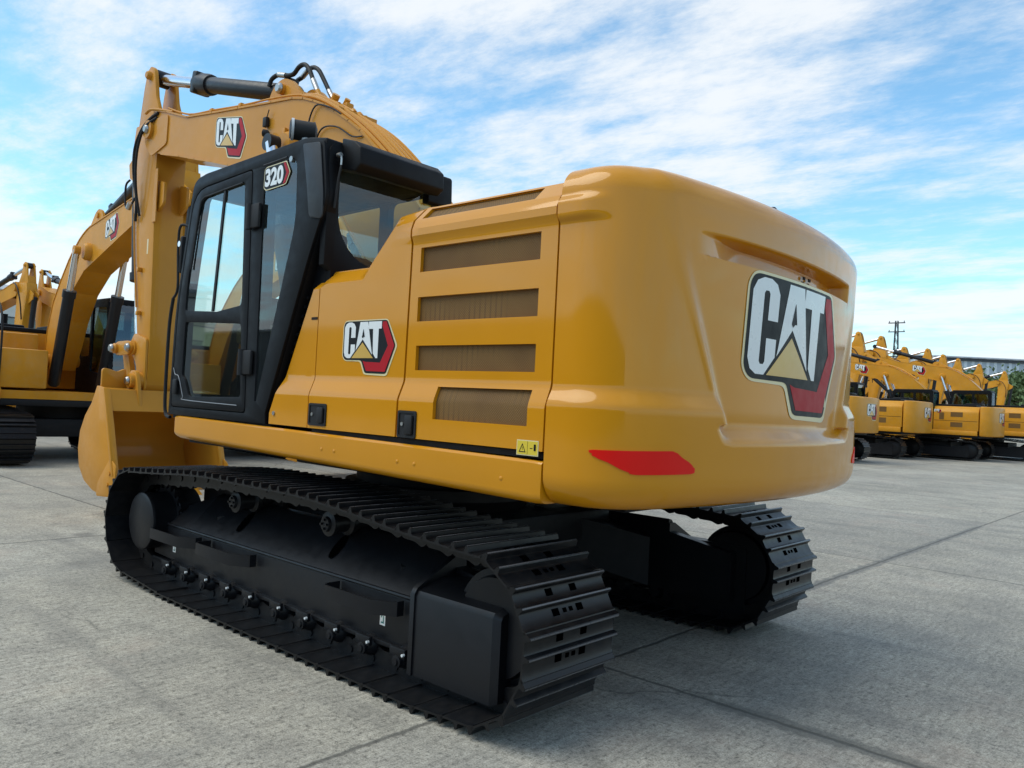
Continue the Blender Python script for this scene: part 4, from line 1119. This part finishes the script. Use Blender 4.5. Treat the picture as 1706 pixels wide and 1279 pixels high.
    jx = joint(X, -1.62, 5.35, .020); jy = joint(Y, .26, 5.06, .020)
    def patch(coord, at, half, other, lo, hi):
        d = maths(nt, 'ABSOLUTE', maths(nt, 'SUBTRACT', maths(nt, 'ADD', coord, maths(nt, 'MULTIPLY', wob, 3.2)), at))
        a = nt.nodes.new('ShaderNodeMapRange'); a.inputs['From Min'].default_value = half; a.inputs['From Max'].default_value = half*.6; nt.links.new(d, a.inputs['Value'])
        r1 = nt.nodes.new('ShaderNodeMapRange'); r1.inputs['From Min'].default_value = lo; r1.inputs['From Max'].default_value = lo+.4; nt.links.new(other, r1.inputs['Value'])
        r2 = nt.nodes.new('ShaderNodeMapRange'); r2.inputs['From Min'].default_value = hi; r2.inputs['From Max'].default_value = hi-.4; nt.links.new(other, r2.inputs['Value'])
        return maths(nt, 'MULTIPLY', a.outputs[0], maths(nt, 'MULTIPLY', r1.outputs[0], r2.outputs[0]))
    tar = patch(X, -1.62, .07, Y, -9.5, -2.0)
    tar2 = patch(Y, .26, .085, X, -7, -2.1)
    c = mixc(nt, maths(nt, 'MULTIPLY', tar, .62), c, (.12, .12, .115))
    c = mixc(nt, maths(nt, 'MULTIPLY', tar2, .62), c, (.12, .12, .105))
    jj = maths(nt, 'MAXIMUM', jx, jy)
    c = mixc(nt, maths(nt, 'MULTIPLY', jj, .72), c, (.07, .068, .06))
    # hairline cracks
    vo = nt.nodes.new('ShaderNodeTexVoronoi'); vo.feature = 'DISTANCE_TO_EDGE'; vo.inputs['Scale'].default_value = .28
    warp = nt.nodes.new('ShaderNodeVectorMath'); warp.operation = 'ADD'; nn = nt.nodes.new('ShaderNodeTexNoise'); nn.inputs['Scale'].default_value = 2.2; nn.inputs['Detail'].default_value = 6
    nt.links.new(geo, nn.inputs['Vector']); ms = nt.nodes.new('ShaderNodeVectorMath'); ms.operation = 'SCALE'; ms.inputs['Scale'].default_value = .5
    nt.links.new(nn.outputs['Color'], ms.inputs[0]); nt.links.new(geo, warp.inputs[0]); nt.links.new(ms.outputs[0], warp.inputs[1]); nt.links.new(warp.outputs[0], vo.inputs['Vector'])
    cr = maths(nt, 'MULTIPLY', ramp(nt, vo.outputs['Distance'], [(.0, (1,)), (.004, (0,))]), ramp(nt, noise(nt, geo, .5, 2), [(.52, (0,)), (.6, (1,))]))
    c = mixc(nt, maths(nt, 'MULTIPLY', cr, .6), c, (.07, .068, .06))
    nt.links.new(c, b.inputs['Base Color'])
    nt.links.new(ramp(nt, mid, [(.3, (.72,)), (.7, (.92,))]), b.inputs['Roughness']); b.inputs['Specular IOR Level'].default_value = .3
    h = maths(nt, 'ADD', maths(nt, 'MULTIPLY', fine, .5), maths(nt, 'ADD', maths(nt, 'MULTIPLY', brush, .5), maths(nt, 'MULTIPLY', spk, .3)))
    h = maths(nt, 'SUBTRACT', h, maths(nt, 'MULTIPLY', jj, 1.2))
    bump(nt, b, h, .55, .006)
    mb = MB().use(m).add([(-1500, -1500, 0), (1500, -1500, 0), (1500, 1500, 0), (-1500, 1500, 0)], [(0, 1, 2, 3)])
    tag(mb.build('ground'), None, None, None, 'structure')
ground()

# ------------------------------------------------------------------ buildings and background
def shed_mat(name, a, bcol, pitch, axis, rough=.6):
    m, nt, b = mat(name)
    geo = nt.nodes.new('ShaderNodeTexCoord').outputs['Object']; sx = nt.nodes.new('ShaderNodeSeparateXYZ'); nt.links.new(geo, sx.inputs[0])
    w = maths(nt, 'SINE', maths(nt, 'MULTIPLY', sx.outputs[axis], 2*math.pi/pitch))
    c = mixc(nt, ramp(nt, w, [(.2, (0,)), (.5, (1,))]), a, bcol)
    c = mixc(nt, .8, c, ramp(nt, noise(nt, geo, .3, 4), [(.3, (.8,)), (.7, (1.1,))]), 'MULTIPLY')
    nt.links.new(c, b.inputs['Base Color']); b.inputs['Roughness'].default_value = rough
    return m
M['shed'] = shed_mat('corrugated_wall', (.38, .44, .49), (.60, .66, .70), 1.1, 0)
M['whitewall'] = shed_mat('white_panel_wall', (.62, .62, .58), (.70, .70, .66), 4.0, 0)
M['roof'] = shed_mat('grey_roof', (.32, .34, .36), (.40, .42, .44), 2.0, 0)
M['steeldark'] = paint('dark_steel', (.07, .08, .09), .6, 0, .3, .1)

# long corrugated shed far behind on the right; its length runs along its local x
w = empty('corrugated_shed', (22.7, -133, 0), R(40)); tag(w, 'long blue-grey corrugated shed wall behind the trees on the right', 'shed')
mb = MB().use('shed').box(-90, 8, -12, 0, 0, 11.6); mb.build('wall', w)
MB().use('steeldark').box(-90.2, 8.2, -.1, .25, 11.1, 11.45).build('gutter', w)
MB().use('roof').prismx([(-12.4, 11.5), (-6, 12.1), (.5, 11.5), (.5, 11.65), (-6, 12.3), (-12.4, 11.65)], -90.5, 8.5).build('roof', w)
# white warehouse on the left
w = empty('white_warehouse', (75, -6, 0), R(-68)); tag(w, 'long white warehouse with a pale grey roof behind the left machines', 'warehouse')
MB().use('whitewall').box(-40, 70, 0, 24, 0, 9.3).build('wall', w)
MB().use('roof').prismx([(-.6, 9.2), (12, 11.2), (24.6, 9.2), (24.6, 9.5), (12, 11.5), (-.6, 9.5)], -40.5, 70.5).build('roof', w)
MB().use('steeldark').box(-40.3, 70.3, -.12, -.01, 8.8, 8.95).build('gutter', w)
for k in range(9):
    x = -30+k*11
    wn = MB().use('glass_far').box(x, x+4, -.06, -.02, 5.4, 7.0).build('window', w)
    MB().use('steeldark').box(x-.1, x+4.1, -.08, -.03, 5.25, 5.4).box(x-.1, x+4.1, -.08, -.03, 7.0, 7.12).box(x+1.95, x+2.05, -.09, -.04, 5.4, 7.0).build('window_frame', wn)
# unseen dark hall added behind the camera for the glossy flank to reflect
w = empty('added_reflection_hall', (-4, 34, 0)); tag(w, 'unseen dark hall added behind the camera, mirrored in the glossy yellow flank', 'hall')
MB().use('steeldark').box(-60, 150, 0, 14, 0, 6.3).build('wall', w)
MB().use('roof').prismx([(-.4, 6.3), (7, 7.1), (14.4, 6.3), (14.4, 6.45), (7, 7.25), (-.4, 6.45)], -60.4, 150.4).build('roof', w)
# lattice utility pole
mb = MB().use('steeldark')
for sx_ in (-1, 1):
    for sy_ in (-1, 1): mb.cyl((sx_*.45, sy_*.45, 0), (sx_*.12, sy_*.12, 16.2), .05, n=5)
for k in range(14):
    z0 = k*1.15; z1 = z0+1.15; a0 = .45-.33*z0/16.2; a1 = .45-.33*z1/16.2
    for sg in (-1, 1):
        mb.cyl((-a0, sg*a0, z0), (a1, sg*a1, z1), .03, n=4); mb.cyl((sg*a0, a0, z0), (sg*a1, -a1, z1), .03, n=4)
pole = mb.build('utility_pole', loc=(30.2, -113.0, 0)); pole.scale = (1.2, 1.2, .95); tag(pole, 'thin lattice utility pole with cross arms against the sky', 'pole')
for z in (15.9, 14.6, 11.0, 8.0): 
    MB().use('steeldark').box(-.9, .9, -.06, .06, z-.07, z+.07).cyl((-.8, 0, z), (-.8, 0, z+.3), .05, n=6).cyl((.8, 0, z), (.8, 0, z+.3), .05, n=6).build('cross_arm', pole)

def leaf_mat(name, c0, c1):
    m, nt, b = mat(name)
    oi = nt.nodes.new('ShaderNodeNewGeometry')
    n = noise(nt, oi.outputs['Position'], 1.1, 3)
    nt.links.new(ramp(nt, n, [(.3, c0), (.7, c1)]), b.inputs['Base Color']); b.inputs['Roughness'].default_value = .7
    return m
M['leaf'] = leaf_mat('tree_leaves', (.08, .13, .05), (.19, .26, .10))
M['bark'] = paint('tree_bark', (.09, .065, .045), .9, 0, .2, .3)
def make_tree(seed, h, wd):
    rr = random.Random(seed)
    mb = MB().use('bark'); mb.tube([(0, 0, 0), (.1, .05, h*.25), (0, .1, h*.55)], .16, 8)
    mb.cyl((0, 0, 0), (.05, .02, h*.3), .24, .15, 10)
    tips = []
    for k in range(9):
        a = rr.random()*6.28; r = wd*(.25+.25*rr.random()); z = h*(.5+.4*rr.random())
        tip = (r*math.cos(a), r*math.sin(a), z); tips.append(tip)
        mb.tube([(0, .05, h*(.25+.25*rr.random())), (tip[0]*.5, tip[1]*.5, (z+h*.4)/2), tip], .05, 5)
    root = mb.build('tree')
    mb = MB().use('leaf')
    vs = []; fs = []
    clumps = [(t[0], t[1], t[2], wd*(.16+.14*rr.random())) for t in tips]
    for k in range(22):
        a = rr.random()*6.28; r = wd*.46*math.sqrt(rr.random()); z = h*(.42+.5*rr.random()*(1-.5*(r/wd)))
        clumps.append((r*math.cos(a), r*math.sin(a), z, wd*(.09+.13*rr.random())))
    for cx, cy, cz, cr in clumps:
        for q in range(130):
            d = Vector((rr.gauss(0, 1), rr.gauss(0, 1), rr.gauss(0, .8))).normalized()*cr*(.55+.5*rr.random())
            p = Vector((cx, cy, cz))+d; s = .20+.16*rr.random()
            a = Vector((rr.gauss(0, 1), rr.gauss(0, 1), rr.gauss(0, 1))).normalized(); b = a.orthogonal().normalized()
            i = len(vs); vs += [p+a*s, p+b*s*.6, p-a*s, p-b*s*.6]; fs.append((i, i+1, i+2, i+3))
    mb.add(vs, fs); mb.build('crown', root)
    return root
trees = []
spots = [(33, -84, 8.6, 8.5, 'dark bushy tree left of the trees, nearest the utility pole'),
         (31, -92, 8.0, 8, 'rounded tree between the fourth and fifth stick ends'),
         (27, -97, 8.4, 9, 'broad tree in front of the corrugated shed, centre of the tree group'),
         (22, -101, 7.6, 8, 'smaller tree just right of the broad one'),
         (17, -104, 8.2, 9, 'tree at the right edge of the tree group'),
         (11, -107, 8.0, 9, 'tree past the right edge machine'),
         (4, -110, 8.0, 9, 'last tree of the row at the far right')]
for i, (x, y, h, wd, lb) in enumerate(spots):
    t = make_tree(i+3, h, wd); t.location = (x, y, 0); tag(t, lb, 'tree', 'trees in front of the corrugated shed')

# ------------------------------------------------------------------ sky and sun
SUN_EL, SUN_AZ = 56, 55       # azimuth measured from +x towards +y
world = bpy.data.worlds.new('World'); SC.world = world; world.use_nodes = True
nt = world.node_tree; nt.nodes.clear()
out = nt.nodes.new('ShaderNodeOutputWorld'); bg = nt.nodes.new('ShaderNodeBackground')
sky = nt.nodes.new('ShaderNodeTexSky'); sky.sky_type = 'NISHITA'; sky.sun_disc = False
sky.sun_elevation = R(SUN_EL); sky.sun_rotation = R(90-SUN_AZ); sky.air_density = 1.0; sky.dust_density = .6; sky.ozone_density = 1.6
tc = nt.nodes.new('ShaderNodeTexCoord').outputs['Generated']
sp = nt.nodes.new('ShaderNodeSeparateXYZ'); nt.links.new(tc, sp.inputs[0])
zc = maths(nt, 'ADD', maths(nt, 'MAXIMUM', sp.outputs[2], 0.0), .10)
cb = nt.nodes.new('ShaderNodeCombineXYZ')
nt.links.new(maths(nt, 'DIVIDE', sp.outputs[0], zc), cb.inputs[0]); nt.links.new(maths(nt, 'DIVIDE', sp.outputs[1], zc), cb.inputs[1])
mp = nt.nodes.new('ShaderNodeMapping'); nt.links.new(cb.outputs[0], mp.inputs[0]); mp.inputs['Rotation'].default_value = (0, 0, R(-20)); mp.inputs['Scale'].default_value = (1, 1.7, 1); mp.inputs['Location'].default_value = (3.1, 1.2, 0)
big = noise(nt, mp.outputs[0], .42, 3, .5); det = noise(nt, mp.outputs[0], 1.9, 10, .62); wisp = noise(nt, mp.outputs[0], 7.0, 8, .7)
dens = maths(nt, 'ADD', maths(nt, 'MULTIPLY', big, .85), maths(nt, 'ADD', maths(nt, 'MULTIPLY', det, .80), maths(nt, 'MULTIPLY', wisp, .30)))
lowz = nt.nodes.new('ShaderNodeMapRange'); lowz.inputs['From Min'].default_value = .0; lowz.inputs['From Max'].default_value = .30; lowz.inputs['To Min'].default_value = .16; lowz.inputs['To Max'].default_value = 0
nt.links.new(sp.outputs[2], lowz.inputs['Value'])
dens = maths(nt, 'ADD', dens, lowz.outputs[0])
cl = ramp(nt, dens, [(.88, (0,)), (.97, (.42,)), (1.0, (.62,))])
cm = nt.nodes.new('ShaderNodeMapRange'); cm.inputs['From Min'].default_value = .86; cm.inputs['From Max'].default_value = 1.19; cm.inputs['To Max'].default_value = .92
nt.links.new(dens, cm.inputs['Value']); cm.interpolation_type = 'SMOOTHSTEP'
skyc = mixc(nt, 1.0, sky.outputs[0], (1.16, 1.58, 1.56), 'MULTIPLY')
col = mixc(nt, cm.outputs[0], skyc, (6.35, 6.6, 6.8))
nt.links.new(col, bg.inputs['Color']); bg.inputs['Strength'].default_value = .15
nt.links.new(bg.outputs[0], out.inputs[0])
sd = bpy.data.lights.new('sun', 'SUN'); sd.energy = 2.1; sd.angle = R(45); sd.color = (1, .91, .76)
so = bpy.data.objects.new('sun', sd); COL.objects.link(so)
v = Vector((math.cos(R(SUN_EL))*math.cos(R(SUN_AZ)), math.cos(R(SUN_EL))*math.sin(R(SUN_AZ)), math.sin(R(SUN_EL))))
so.rotation_euler = v.to_track_quat('Z', 'Y').to_euler(); so.location = (0, 0, 30)

# ------------------------------------------------------------------ camera
cam = bpy.data.cameras.new('camera'); co = bpy.data.objects.new('camera', cam); COL.objects.link(co); SC.camera = co
cam.sensor_width = 36; cam.lens = 28.0; cam.clip_end = 4000; cam.clip_start = .05
f = Vector((.66972759, -.74225426, .0228814)); u = Vector((.02178028, .05043245, .99848995)); r = f.cross(u).normalized()
co.matrix_world = Matrix(((r.x, u.x, -f.x, -4.2921), (r.y, u.y, -f.y, 4.0423), (r.z, u.z, -f.z, 1.4737), (0, 0, 0, 1)))
SC.view_settings.view_transform = 'Standard'; SC.view_settings.look = 'None'; SC.view_settings.exposure = 0; SC.view_settings.gamma = 1
SC.cycles.use_denoising = True; SC.cycles.max_bounces = 8; SC.cycles.transparent_max_bounces = 16
